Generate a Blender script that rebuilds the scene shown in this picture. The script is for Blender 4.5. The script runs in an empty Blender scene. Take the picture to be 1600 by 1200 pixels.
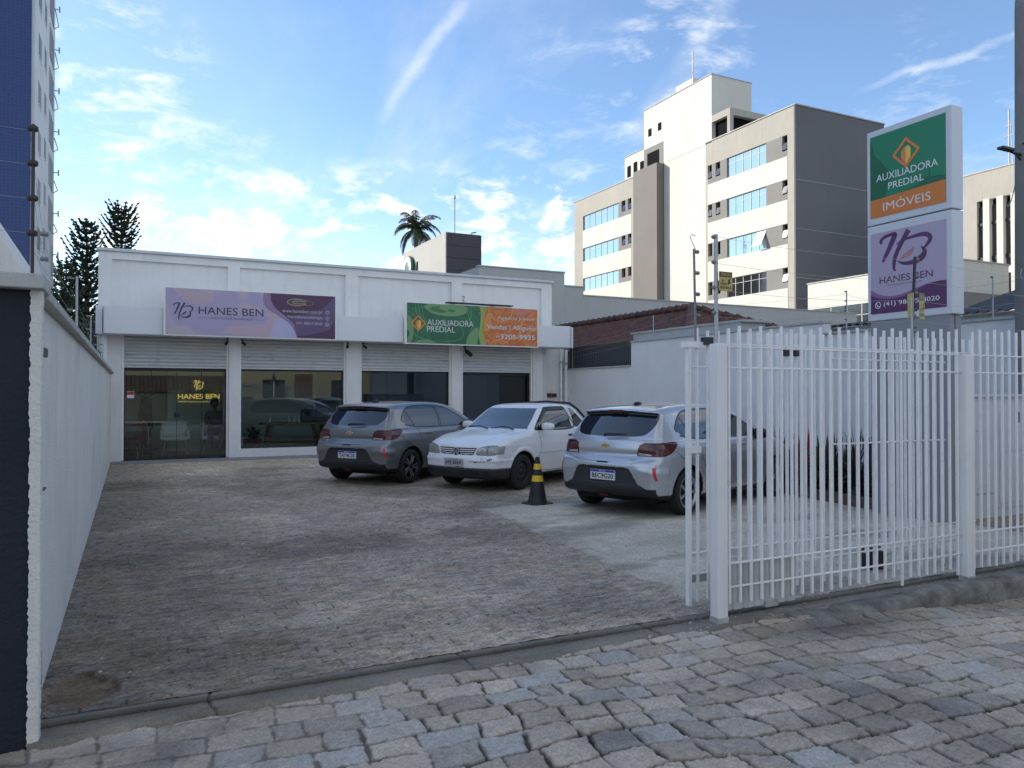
import bpy, bmesh, math, random
import numpy as np
from mathutils import Vector, Matrix
R = math.radians
scene = bpy.context.scene
col = scene.collection
random.seed(7)

# ------------------------------------------------------------------ camera
cam_d = bpy.data.cameras.new('camera')
cam = bpy.data.objects.new('camera', cam_d); col.objects.link(cam)
cam.location = (0, 0, 1.6)
cam.rotation_euler = (R(90 + 0.74), 0, R(-26.33))
cam_d.sensor_width = 36.0
cam_d.lens = 1202.0 / 1600 * 36.0
cam_d.clip_start = 0.05
cam_d.clip_end = 3000
scene.camera = cam

# ------------------------------------------------------------------ exposure
scene.view_settings.view_transform = 'Standard'
scene.view_settings.look = 'None'
scene.view_settings.gamma = 1
scene.view_settings.exposure = 1.43

# ------------------------------------------------------------------ sun and sky
SUN_AZ, SUN_EL = R(-44), R(27)          # azimuth from +Y towards +X
sdir = Vector((math.sin(SUN_AZ) * math.cos(SUN_EL), math.cos(SUN_AZ) * math.cos(SUN_EL), math.sin(SUN_EL)))
sl = bpy.data.lights.new('sun', 'SUN'); sl.energy = 2.5; sl.angle = R(0.5); sl.color = (1.0, 0.93, 0.83)
sun = bpy.data.objects.new('sun', sl); col.objects.link(sun)
sun.rotation_euler = sdir.to_track_quat('Z', 'Y').to_euler()

world = bpy.data.worlds.new('World'); scene.world = world; world.use_nodes = True
def build_world():
    nt = world.node_tree; N = nt.nodes; L = nt.links; N.clear()
    def n(t, **k):
        x = N.new(t)
        for a, b in k.items(): setattr(x, a, b)
        return x
    def math_(op, a, b=None, c=None, clamp=False):
        m = n('ShaderNodeMath', operation=op, use_clamp=clamp)
        for i, v in enumerate((a, b, c)):
            if v is None: continue
            if isinstance(v, (int, float)): m.inputs[i].default_value = v
            else: L.new(v, m.inputs[i])
        return m.outputs[0]
    def dot(v, d):
        m = n('ShaderNodeVectorMath', operation='DOT_PRODUCT'); L.new(v, m.inputs[0]); m.inputs[1].default_value = d
        return m.outputs['Value']
    def smooth(v, a, b, lo=0.0, hi=1.0):
        m = n('ShaderNodeMapRange', interpolation_type='SMOOTHSTEP'); L.new(v, m.inputs[0])
        m.inputs[1].default_value = a; m.inputs[2].default_value = b; m.inputs[3].default_value = lo; m.inputs[4].default_value = hi
        return m.outputs[0]
    tc = n('ShaderNodeTexCoord'); D = tc.outputs['Generated']
    sky = n('ShaderNodeTexSky', sky_type='NISHITA'); sky.sun_disc = False
    sky.sun_elevation = SUN_EL; sky.sun_rotation = SUN_AZ
    sky.air_density = 1.0; sky.dust_density = 0.25; sky.ozone_density = 1.6; sky.altitude = 900
    # flat cloud layer coordinates: direction / elevation
    sep = n('ShaderNodeSeparateXYZ'); L.new(D, sep.inputs[0])
    zc = math_('MAXIMUM', sep.outputs[2], 0.03)
    inv = math_('DIVIDE', 1.0, math_('ADD', zc, 0.10))
    pv = n('ShaderNodeVectorMath', operation='SCALE'); L.new(D, pv.inputs[0]); L.new(inv, pv.inputs['Scale'])
    def noise(vec, scale, detail=8, rough=.55, dist=0.0, stretch=(1, 1, 1), rot=0.0, off=(0, 0, 0)):
        mp = n('ShaderNodeMapping'); L.new(vec, mp.inputs[0]); mp.inputs['Scale'].default_value = stretch
        mp.inputs['Rotation'].default_value = (0, 0, rot); mp.inputs['Location'].default_value = off
        t = n('ShaderNodeTexNoise'); L.new(mp.outputs[0], t.inputs['Vector']); t.inputs['Scale'].default_value = scale
        t.inputs['Detail'].default_value = detail; t.inputs['Roughness'].default_value = rough; t.inputs['Distortion'].default_value = dist
        return t.outputs['Fac']
    def vadd(vec, nz, amt):
        s = n('ShaderNodeVectorMath', operation='SCALE'); s.inputs[0].default_value = (1, .6, -.8)
        L.new(math_('MULTIPLY', math_('SUBTRACT', nz, .5), amt), s.inputs['Scale'])
        a = n('ShaderNodeVectorMath', operation='ADD'); L.new(vec, a.inputs[0]); L.new(s.outputs[0], a.inputs[1])
        nn = n('ShaderNodeVectorMath', operation='NORMALIZE'); L.new(a.outputs[0], nn.inputs[0])
        return nn.outputs[0]
    warp = noise(D, 9, 5, .6)
    Dw = vadd(D, warp, .10)
    Dw2 = vadd(D, warp, .035)
    def blob(d, r0, r1, src=None):
        l = math.sqrt(sum(c * c for c in d)); d = tuple(c / l for c in d)
        return smooth(dot(src or Dw, d), math.cos(R(r1)), math.cos(R(r0)))
    def streak(a, b, w, soft=.35):
        A = Vector(a).normalized(); B = Vector(b).normalized(); nn = A.cross(B).normalized()
        mid = (A + B).normalized(); half = A.angle(B) / 2
        ac = math_('ABSOLUTE', dot(Dw2, tuple(nn)))
        m1 = smooth(ac, 0.0, math.sin(R(w)), 1, 0)
        m2 = smooth(dot(D, tuple(mid)), math.cos(half * 1.25), math.cos(half * .5))
        return math_('MULTIPLY', m1, m2)
    def add(*xs):
        r = xs[0]
        for x in xs[1:]: r = math_('ADD', r, x)
        return r
    # high wisps
    cir = noise(pv.outputs[0], 1.5, 9, .62, .4, (1, .32, 1), R(25))
    cirm = smooth(cir, .50, .80)
    wis = noise(D, 11, 10, .66, .35, (1, 1, 2.6), 0, (1.3, .2, 2.2))
    wism = smooth(wis, .46, .86)
    left = blob((-.035, .941, .325), 1.5, 8.5)
    low_l = blob((-.05, .95, .24), 1, 9)
    right1 = blob((.53, .79, .27), 2, 13)
    right2 = blob((.80, .52, .28), 1, 9)
    small = add(blob((.33, .896, .298), .3, 1.7), blob((.115, .958, .258), .6, 4.0), blob((.57, .70, .41), 1, 6))
    hi = math_('MULTIPLY', wism, add(math_('MULTIPLY', left, 1.3), math_('MULTIPLY', low_l, .45), math_('MULTIPLY', right1, .62), math_('MULTIPLY', right2, .5), math_('MULTIPLY', small, .7)))
    con = add(math_('MULTIPLY', streak((.354, .816, .46), (.27, .90, .34), .75), .26),
              math_('MULTIPLY', streak((.83, .45, .385), (.73, .59, .335), .40), .30),
              math_('MULTIPLY', streak((.60, .66, .45), (.55, .78, .31), 1.6), .16))
    con = math_('MULTIPLY', con, smooth(wis, .25, .6, .35, 1))
    # heap clouds low over the roofs
    cum = noise(D, 15, 10, .60, .25, (1, 1, 1.9), 0, (3.1, 1.7, .4))
    cumm = smooth(cum, .47, .68)
    band = math_('MULTIPLY', smooth(sep.outputs[2], .10, .17), smooth(sep.outputs[2], .24, .30, 1, 0))
    area = add(blob((.28, .935, .215), 2, 7), blob((.445, .862, .24), 1.5, 7), blob((.10, .975, .165), 3, 9.5), blob((.40, .90, .20), 1, 7), blob((.52, .83, .19), 1, 6))
    cu = math_('MULTIPLY', math_('MULTIPLY', cumm, band), math_('MINIMUM', area, 1.0))
    # clouds over the street behind the camera, seen mirrored in the windows
    back = math_('MULTIPLY', smooth(noise(D, 4, 8, .6, .3, (1, 1, 1.6)), .47, .60), smooth(sep.outputs[1], .25, -.1))
    haze = add(smooth(sep.outputs[2], .0, .30, .44, .0), math_('MULTIPLY', blob((-.10, .95, .28), 1, 24, D), .07))
    veil = math_('MULTIPLY', cirm, .22)
    tot = add(hi, con, math_('MULTIPLY', cu, 1.05), veil, haze, math_('MULTIPLY', back, 1.0))
    tot = math_('MINIMUM', math_('MAXIMUM', tot, .015), .94)
    mix = n('ShaderNodeMix', data_type='RGBA'); L.new(tot, mix.inputs[0])
    gain = n('ShaderNodeMix', data_type='RGBA', blend_type='MULTIPLY'); gain.inputs[0].default_value = 1
    L.new(sky.outputs[0], gain.inputs[6]); gain.inputs[7].default_value = (.78, .86, .92, 1)
    L.new(gain.outputs[2], mix.inputs[6])
    mix.inputs[7].default_value = (5.1, 5.05, 4.9, 1)
    bg = n('ShaderNodeBackground'); bg.inputs[1].default_value = 0.10
    L.new(mix.outputs[2], bg.inputs[0])
    out = n('ShaderNodeOutputWorld'); L.new(bg.outputs[0], out.inputs[0])
build_world()
world.cycles.sampling_method = 'MANUAL'; world.cycles.sample_map_resolution = 1024

# ------------------------------------------------------------------ materials
MATS = {}
def pm(name, base, rough=.6, var=.0, vs=3., bump=0., bs=60., metal=0., coat=0., spec=.5, dirt=None, dscale=1.5, dlo=.5, dhi=.75,
       streaks=0., emis=None, detail=6):
    if name in MATS: return MATS[name]
    m = bpy.data.materials.new(name); m.use_nodes = True; nt = m.node_tree; N = nt.nodes; L = nt.links
    b = N['Principled BSDF']; b.inputs['Base Color'].default_value = (*base, 1)
    b.inputs['Roughness'].default_value = rough; b.inputs['Metallic'].default_value = metal
    b.inputs['Specular IOR Level'].default_value = spec
    b.inputs['Coat Weight'].default_value = coat; b.inputs['Coat Roughness'].default_value = .04
    tc = N.new('ShaderNodeTexCoord'); co = tc.outputs['Object']
    cur = None
    def noise(s, d=detail, r=.6, stretch=None):
        v = co
        if stretch:
            mp = N.new('ShaderNodeMapping'); L.new(co, mp.inputs[0]); mp.inputs['Scale'].default_value = stretch; v = mp.outputs[0]
        t = N.new('ShaderNodeTexNoise'); L.new(v, t.inputs['Vector']); t.inputs['Scale'].default_value = s
        t.inputs['Detail'].default_value = d; t.inputs['Roughness'].default_value = r
        return t.outputs['Fac']
    def ramp(f, lo, hi, a, c):
        r = N.new('ShaderNodeMapRange'); L.new(f, r.inputs[0]); r.inputs[1].default_value = lo; r.inputs[2].default_value = hi
        r.inputs[3].default_value = a; r.inputs[4].default_value = c
        return r.outputs[0]
    def mixc(f, a, c, mode='MIX'):
        x = N.new('ShaderNodeMix'); x.data_type = 'RGBA'; x.blend_type = mode
        if isinstance(f, float): x.inputs[0].default_value = f
        else: L.new(f, x.inputs[0])
        for i, v in ((6, a), (7, c)):
            if isinstance(v, tuple): x.inputs[i].default_value = (*v, 1)
            else: L.new(v, x.inputs[i])
        return x.outputs[2]
    if var:
        f = noise(vs)
        cur = mixc(ramp(f, .3, .7, 0, 1), tuple(c * (1 - var) for c in base), tuple(min(1, c * (1 + var)) for c in base))
    if streaks:
        f = noise(2.2, 8, .65, (3.5, 3.5, .25))
        cur = mixc(ramp(f, .48, .78, 0, streaks), cur or base, tuple(c * .45 for c in base))
    if dirt:
        f = noise(dscale, 9, .68)
        cur = mixc(ramp(f, dlo, dhi, 0, 1), cur or base, dirt)
    if cur is not None: L.new(cur, b.inputs['Base Color'])
    if bump:
        bp = N.new('ShaderNodeBump'); bp.inputs['Strength'].default_value = min(1, bump); bp.inputs['Distance'].default_value = .01 * max(1, bump)
        L.new(noise(bs, 5, .65), bp.inputs['Height']); L.new(bp.outputs[0], b.inputs['Normal'])
    if emis:
        b.inputs['Emission Color'].default_value = (*emis[0], 1); b.inputs['Emission Strength'].default_value = emis[1]
    MATS[name] = m
    return m

def glass_mat(name, tint=(.55, .62, .60), refl=.10, rough=0.0):
    """thin pane: tinted see-through plus mirror-like reflection that grows at grazing angles"""
    m = bpy.data.materials.new(name); m.use_nodes = True; nt = m.node_tree; N = nt.nodes; L = nt.links; N.clear()
    t = N.new('ShaderNodeBsdfTransparent'); t.inputs[0].default_value = (*tint, 1)
    g = N.new('ShaderNodeBsdfGlossy'); g.inputs['Color'].default_value = (.95, .97, 1, 1); g.inputs['Roughness'].default_value = rough
    lw = N.new('ShaderNodeFresnel'); lw.inputs[0].default_value = 1.5
    a = N.new('ShaderNodeMath'); a.operation = 'MULTIPLY_ADD'; a.inputs[1].default_value = 1.3; a.inputs[2].default_value = refl; a.use_clamp = True
    L.new(lw.outputs[0], a.inputs[0])
    x = N.new('ShaderNodeMixShader'); L.new(a.outputs[0], x.inputs[0]); L.new(t.outputs[0], x.inputs[1]); L.new(g.outputs[0], x.inputs[2])
    o = N.new('ShaderNodeOutputMaterial'); L.new(x.outputs[0], o.inputs[0])
    MATS[name] = m
    return m

def vcol_mat(name, rough=.8, bump=.4, bs=70., gain=.25, fs=110):
    """colour comes from the per-vertex stone colours; fine grain added on top"""
    m = bpy.data.materials.new(name); m.use_nodes = True; nt = m.node_tree; N = nt.nodes; L = nt.links
    b = N['Principled BSDF']; b.inputs['Roughness'].default_value = rough; b.inputs['Specular IOR Level'].default_value = .35
    at = N.new('ShaderNodeAttribute'); at.attribute_name = 'stone'
    tc = N.new('ShaderNodeTexCoord')
    def nz(s, d=6, r=.7):
        t = N.new('ShaderNodeTexNoise'); L.new(tc.outputs['Object'], t.inputs['Vector']); t.inputs['Scale'].default_value = s
        t.inputs['Detail'].default_value = d; t.inputs['Roughness'].default_value = r
        return t.outputs['Fac']
    mr = N.new('ShaderNodeMapRange'); L.new(nz(fs, 8, .85), mr.inputs[0]); mr.inputs[1].default_value = .3; mr.inputs[2].default_value = .7
    mr.inputs[3].default_value = 1 - gain; mr.inputs[4].default_value = 1 + gain
    v = N.new('ShaderNodeVectorMath'); v.operation = 'SCALE'; L.new(at.outputs['Color'], v.inputs[0]); L.new(mr.outputs[0], v.inputs['Scale'])
    L.new(v.outputs[0], b.inputs['Base Color'])
    bp = N.new('ShaderNodeBump'); bp.inputs['Strength'].default_value = bump; bp.inputs['Distance'].default_value = .012
    L.new(nz(bs, 8, .7), bp.inputs['Height']); L.new(bp.outputs[0], b.inputs['Normal'])
    MATS[name] = m
    return m

M = dict(
    white=pm('white_paint', (.80, .775, .745), .55, .05, 1.5, .12, 90, streaks=.20),
    stucco=pm('white_stucco', (.78, .755, .70), .85, .07, 1.2, 1.4, 50, dirt=(.46, .44, .40), dscale=.9, dlo=.56, dhi=.95, streaks=.30),
    canopy=pm('white_cladding', (.74, .745, .75), .35, .02, 2, 0, 1),
    enamel=pm('white_enamel', (.86, .84, .81), .38, .05, 6, .05, 120, dirt=(.50, .43, .36), dscale=9, dlo=.57, dhi=.9),
    steel=pm('painted_grey_steel', (.40, .41, .41), .45, .06, 3, .0),
    shutter=pm('shutter_steel', (.58, .58, .565), .42, .05, 2, .0, metal=.25, dirt=(.30, .30, .29), dscale=3, dlo=.55, dhi=.9),
    black=pm('black_metal', (.012, .013, .015), .4, .0),
    rubber=pm('black_rubber', (.016, .016, .017), .75, .2, 30, .3, 80),
    plastic=pm('dark_grey_plastic', (.028, .030, .033), .55, .1, 10, .3, 150),
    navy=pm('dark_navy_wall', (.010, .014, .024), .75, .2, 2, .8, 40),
    concrete=pm('weathered_concrete', (.36, .295, .28), .9, .18, 4, .8, 40, dirt=(.10, .095, .085), dscale=2.5, dlo=.5, dhi=.85),
    coping=pm('concrete_coping', (.44, .435, .41), .85, .12, 5, .4, 50, dirt=(.14, .14, .13), dscale=3, dlo=.5, dhi=.9),
    cream=pm('cream_render', (.59, .57, .51), .9, .06, .25, .3, 12, streaks=.22),
    beige=pm('beige_render', (.37, .35, .30), .9, .07, .3, .5, 10, streaks=.30),
    greige=pm('grey_beige_render', (.22, .21, .195), .9, .06, .4, .3, 12),
    dgrey=pm('dark_grey_render', (.135, .135, .145), .9, .07, .25, .3, 12, streaks=.15),
    brownpanel=pm('brown_grey_panel', (.17, .155, .14), .8, .06, .4, .3, 12, streaks=.2),
    winglass=pm('window_glass', (.02, .035, .045), .03, spec=1.0, coat=1.0),
    darkwin=pm('dark_window_opening', (.006, .006, .007), .9, spec=.1),
    greywall=pm('grey_gable_render', (.44, .44, .425), .92, .05, .5, .4, 20, streaks=.18),
    charcoal=pm('charcoal_cladding', (.030, .030, .042), .5, .08, .6, .0),
    chrome=pm('chrome', (.8, .8, .8), .12, metal=1),
    gold=pm('gold_metal', (.80, .52, .16), .25, metal=1),
    wood=pm('brown_wood', (.16, .085, .04), .55, .25, 6, .2, 30),
    darkwood=pm('dark_wood_floor', (.05, .035, .025), .4, .2, 4),
    red=pm('red_lens', (.075, .004, .006), .12, coat=.35),
    redlit=pm('red_reflector', (.62, .015, .02), .25, coat=1.0),
    yellow=pm('yellow_band', (.75, .50, .02), .5, .08, 20),
    gal=pm('galvanised_steel', (.42, .43, .43), .5, .12, 20, metal=.5),
    insul=pm('grey_insulator', (.20, .21, .20), .5),
    wire=pm('fence_wire', (.40, .40, .40), .45, metal=.6),
    carglass=pm('tinted_car_glass', (.010, .012, .013), .02, spec=.8, coat=.6),
    trim=pm('gloss_black_trim', (.010, .010, .011), .25),
)

# ------------------------------------------------------------------ helpers
def tag(o, label=None, cat=None, group=None, kind=None):
    if label: o['label'] = label
    if cat: o['category'] = cat
    if group: o['group'] = group
    if kind: o['kind'] = kind
    return o
def empty(name, loc=(0, 0, 0), rz=0, label=None, cat=None, group=None, kind=None):
    o = bpy.data.objects.new(name, None); col.objects.link(o); o.location = loc; o.rotation_euler = (0, 0, rz)
    o.empty_display_size = .2
    return tag(o, label, cat, group, kind)
def link_mesh(name, me, mats, parent=None, smooth=False, loc=None):
    o = bpy.data.objects.new(name, me); col.objects.link(o)
    for m in (mats if isinstance(mats, (list, tuple)) else [mats]): me.materials.append(m)
    if smooth: me.polygons.foreach_set('use_smooth', [True] * len(me.polygons))
    if parent: o.parent = parent
    if loc: o.location = loc
    return o
def copy_tree(o, parent=None):
    c = o.copy(); col.objects.link(c); c.parent = parent
    for ch in list(o.children): copy_tree(ch, c)
    return c

class MB:
    """collects shapes of one part; build() links them as one mesh object"""
    def __init__(s): s.v = []; s.f = []; s.mi = []; s.cur = 0
    def raw(s, V, F, mi=None):
        b = len(s.v); s.v += [tuple(p) for p in V]; s.f += [tuple(b + i for i in f) for f in F]; s.mi += [s.cur if mi is None else mi] * len(F); return s
    def box(s, x0, x1, y0, y1, z0, z1, bev=0.0):
        if x0 > x1: x0, x1 = x1, x0
        if y0 > y1: y0, y1 = y1, y0
        if z0 > z1: z0, z1 = z1, z0
        if bev:
            bm = bmesh.new(); bmesh.ops.create_cube(bm, size=1)
            for v in bm.verts: v.co = Vector(((x0 + x1) / 2 + v.co.x * (x1 - x0), (y0 + y1) / 2 + v.co.y * (y1 - y0), (z0 + z1) / 2 + v.co.z * (z1 - z0)))
            bmesh.ops.bevel(bm, geom=bm.edges[:], offset=bev, segments=2, affect='EDGES', profile=.5)
            bm.verts.index_update(); s.raw([v.co[:] for v in bm.verts], [[v.index for v in f.verts] for f in bm.faces]); bm.free(); return s
        V = [(x, y, z) for x in (x0, x1) for y in (y0, y1) for z in (z0, z1)]
        return s.raw(V, [(0, 1, 3, 2), (4, 6, 7, 5), (0, 4, 5, 1), (2, 3, 7, 6), (0, 2, 6, 4), (1, 5, 7, 3)])
    def tube(s, pts, r, n=8, caps=True):
        """tube through pts; r a number or one radius per point"""
        P = [Vector(p) for p in pts]; rs = r if isinstance(r, (list, tuple)) else [r] * len(P)
        V = []; F = []; up = None
        for i, p in enumerate(P):
            d = (P[min(i + 1, len(P) - 1)] - P[max(i - 1, 0)]).normalized()
            if up is None: up = Vector((0, 0, 1)) if abs(d.z) < .9 else Vector((1, 0, 0))
            a = d.cross(up).normalized(); c = a.cross(d).normalized(); up = c
            for k in range(n):
                t = 2 * math.pi * (k + .5) / n; V.append(p + (a * math.cos(t) + c * math.sin(t)) * rs[i])
        for i in range(len(P) - 1):
            for k in range(n): F.append((i * n + k, i * n + (k + 1) % n, (i + 1) * n + (k + 1) % n, (i + 1) * n + k))
        if caps: F.append(tuple(range(n - 1, -1, -1))); F.append(tuple((len(P) - 1) * n + k for k in range(n)))
        return s.raw(V, F)
    def bar(s, a, b, w, h=None):
        """rectangular bar from a to b"""
        h = h or w; a = Vector(a); b = Vector(b); d = (b - a).normalized()
        up = Vector((0, 0, 1)) if abs(d.z) < .95 else Vector((0, 1, 0))
        x = d.cross(up).normalized() * w / 2; y = x.cross(d).normalized() * h / 2
        V = [p + sx * x + sy * y for p in (a, b) for sx, sy in ((-1, -1), (1, -1), (1, 1), (-1, 1))]
        return s.raw(V, [(3, 2, 1, 0), (4, 5, 6, 7), (0, 1, 5, 4), (1, 2, 6, 5), (2, 3, 7, 6), (3, 0, 4, 7)])
    def lathe(s, prof, c=(0, 0, 0), axis='z', n=32):
        V = []; F = []
        for r, z in prof:
            for k in range(n):
                t = 2 * math.pi * k / n; a, b = r * math.cos(t), r * math.sin(t)
                V.append({'z': (c[0] + a, c[1] + b, c[2] + z), 'y': (c[0] + a, c[1] + z, c[2] + b), 'x': (c[0] + z, c[1] + a, c[2] + b)}[axis])
        for i in range(len(prof) - 1):
            for k in range(n): F.append((i * n + k, i * n + (k + 1) % n, (i + 1) * n + (k + 1) % n, (i + 1) * n + k))
        return s.raw(V, F)
    def prism(s, poly, fr, w0, w1):
        """poly in the (u, v) plane of frame fr, from depth w0 to w1"""
        n = len(poly); V = [fr(u, v, w0) for u, v in poly] + [fr(u, v, w1) for u, v in poly]
        F = [tuple(range(n - 1, -1, -1)), tuple(range(n, 2 * n))] + [(i, (i + 1) % n, n + (i + 1) % n, n + i) for i in range(n)]
        return s.raw(V, F)
    def ribbon(s, pts, ws, fr, w0, w1, sub=8):
        """flat stroke of varying width along a smooth curve in frame fr"""
        P = crom(pts, sub); W = crom([(w, 0) for w in ws], sub); Lp = []; Rp = []
        for i, p in enumerate(P):
            a = P[max(i - 1, 0)]; b = P[min(i + 1, len(P) - 1)]; dx, dy = b[0] - a[0], b[1] - a[1]; l = math.hypot(dx, dy) or 1
            w = W[i][0] / 2; Lp.append((p[0] - dy / l * w, p[1] + dx / l * w)); Rp.append((p[0] + dy / l * w, p[1] - dx / l * w))
        for i in range(len(P) - 1): s.prism([Lp[i], Rp[i], Rp[i + 1], Lp[i + 1]], fr, w0, w1)
        return s
    def ring(s, cu, cv, ru, rv, t, fr, w0, w1, n=40):
        for i in range(n):
            a, b = 2 * math.pi * i / n, 2 * math.pi * (i + 1) / n
            s.prism([(cu + ru * math.cos(a), cv + rv * math.sin(a)), (cu + ru * math.cos(b), cv + rv * math.sin(b)),
                     (cu + (ru - t) * math.cos(b), cv + (rv - t) * math.sin(b)), (cu + (ru - t) * math.cos(a), cv + (rv - t) * math.sin(a))], fr, w0, w1)
        return s
    def text(s, body, u0, u1, v0, v1, fr, w=.002, bold=0.0):
        """lettering stretched to fill the box u0..u1, v0..v1 of frame fr"""
        V, F = text_geo(body, bold)
        xs = [p[0] for p in V]; ys = [p[1] for p in V]; ax, bx, ay, by = min(xs), max(xs), min(ys), max(ys)
        return s.raw([fr(u0 + (p[0] - ax) / (bx - ax) * (u1 - u0), v0 + (p[1] - ay) / (by - ay) * (v1 - v0), w) for p in V], F)
    def build(s, name, mats, parent=None, smooth=False, loc=None, fix=True):
        me = bpy.data.meshes.new(name); me.from_pydata([tuple(v) for v in s.v], [], s.f)
        me.polygons.foreach_set('material_index', s.mi)
        if fix:
            bm = bmesh.new(); bm.from_mesh(me); bmesh.ops.recalc_face_normals(bm, faces=bm.faces[:]); bm.to_mesh(me); bm.free()
        me.update()
        return link_mesh(name, me, mats, parent, smooth, loc)

def crom(pts, sub=8, closed=False):
    """Catmull-Rom through 2D points"""
    P = [tuple(p) for p in pts]; n = len(P); out = []
    for i in range(n if closed else n - 1):
        if closed: p0, p1, p2, p3 = P[(i - 1) % n], P[i], P[(i + 1) % n], P[(i + 2) % n]
        else: p0, p1, p2, p3 = P[max(i - 1, 0)], P[i], P[i + 1], P[min(i + 2, n - 1)]
        for k in range(sub):
            t = k / sub; out.append(tuple(.5 * (2 * b + (c - a) * t + (2 * a - 5 * b + 4 * c - d) * t * t + (3 * b - a - 3 * c + d) * t ** 3) for a, b, c, d in zip(p0, p1, p2, p3)))
    if not closed: out.append(P[-1])
    return out
def frame(o, u, v):
    o, u, v = Vector(o), Vector(u), Vector(v); n = u.cross(v)
    return lambda a, b, w=0: tuple(o + u * a + v * b + n * w)
_tg = {}
def text_geo(body, bold=0.0):
    k = (body, bold)
    if k not in _tg:
        cu = bpy.data.curves.new('lettering', 'FONT'); cu.body = body; cu.size = 1; cu.offset = bold; cu.resolution_u = 3
        ob = bpy.data.objects.new('lettering', cu); col.objects.link(ob)
        dg = bpy.context.evaluated_depsgraph_get(); me = bpy.data.meshes.new_from_object(ob.evaluated_get(dg))
        _tg[k] = ([tuple(v.co) for v in me.vertices], [tuple(p.vertices) for p in me.polygons])
        bpy.data.objects.remove(ob); bpy.data.curves.remove(cu); bpy.data.meshes.remove(me)
    return _tg[k]
def vnoise(x, y, seed=0, oct=1, rough=.5):
    """value noise on arrays"""
    out = np.zeros(np.broadcast(x, y).shape); amp = 1.; tot = 0.
    rs = np.random.RandomState(seed); T = rs.rand(256, 256)
    for o in range(oct):
        xi = np.floor(x).astype(int); yi = np.floor(y).astype(int); fx = x - xi; fy = y - yi
        fx = fx * fx * (3 - 2 * fx); fy = fy * fy * (3 - 2 * fy)
        a = T[xi & 255, yi & 255]; b = T[(xi + 1) & 255, yi & 255]; c = T[xi & 255, (yi + 1) & 255]; d = T[(xi + 1) & 255, (yi + 1) & 255]
        out += amp * ((a * (1 - fx) + b * fx) * (1 - fy) + (c * (1 - fx) + d * fx) * fy); tot += amp
        x = x * 2.03 + 17.3; y = y * 2.03 + 5.1; amp *= rough
    return out / tot
def sstep(a, b, x):
    t = np.clip((x - a) / (b - a), 0, 1); return t * t * (3 - 2 * t)
# ------------------------------------------------------------------ ground
tag(MB().box(-600, 600, -600, 900, -1.2, -.30).build('ground', pm('city_ground', (.11, .105, .10), .95, .2, .05)), kind='structure')

def height_sheet(name, x0, x1, y0, y1, res, fn, mat, keep=None):
    nx = int(round((x1 - x0) / res)) + 1; ny = int(round((y1 - y0) / res)) + 1
    X, Y = np.meshgrid(np.linspace(x0, x1, nx), np.linspace(y0, y1, ny), indexing='ij')
    Z, C = fn(X, Y)
    idx = np.arange(nx * ny).reshape(nx, ny)
    F = np.stack([idx[:-1, :-1], idx[1:, :-1], idx[1:, 1:], idx[:-1, 1:]], -1).reshape(-1, 4)
    if keep is not None:
        k = keep(X, Y)[:-1, :-1].reshape(-1); F = F[k]
    used = np.unique(F); rm = np.full(nx * ny, -1); rm[used] = np.arange(len(used)); F = rm[F]
    V = np.stack([X, Y, Z], -1).reshape(-1, 3)[used]; Cc = C.reshape(-1, 3)[used]
    me = bpy.data.meshes.new(name); me.vertices.add(len(V)); me.vertices.foreach_set('co', V.astype(np.float32).ravel())
    me.loops.add(F.size); me.loops.foreach_set('vertex_index', F.astype(np.int32).ravel())
    me.polygons.add(len(F)); me.polygons.foreach_set('loop_start', np.arange(0, F.size, 4, dtype=np.int32))
    me.polygons.foreach_set('loop_total', np.full(len(F), 4, np.int32)); me.update(calc_edges=True)
    a = me.attributes.new('stone', 'FLOAT_COLOR', 'POINT'); a.data.foreach_set('color', np.concatenate([Cc, np.ones((len(Cc), 1))], 1).astype(np.float32).ravel())
    return link_mesh(name, me, mat, smooth=True)

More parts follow.
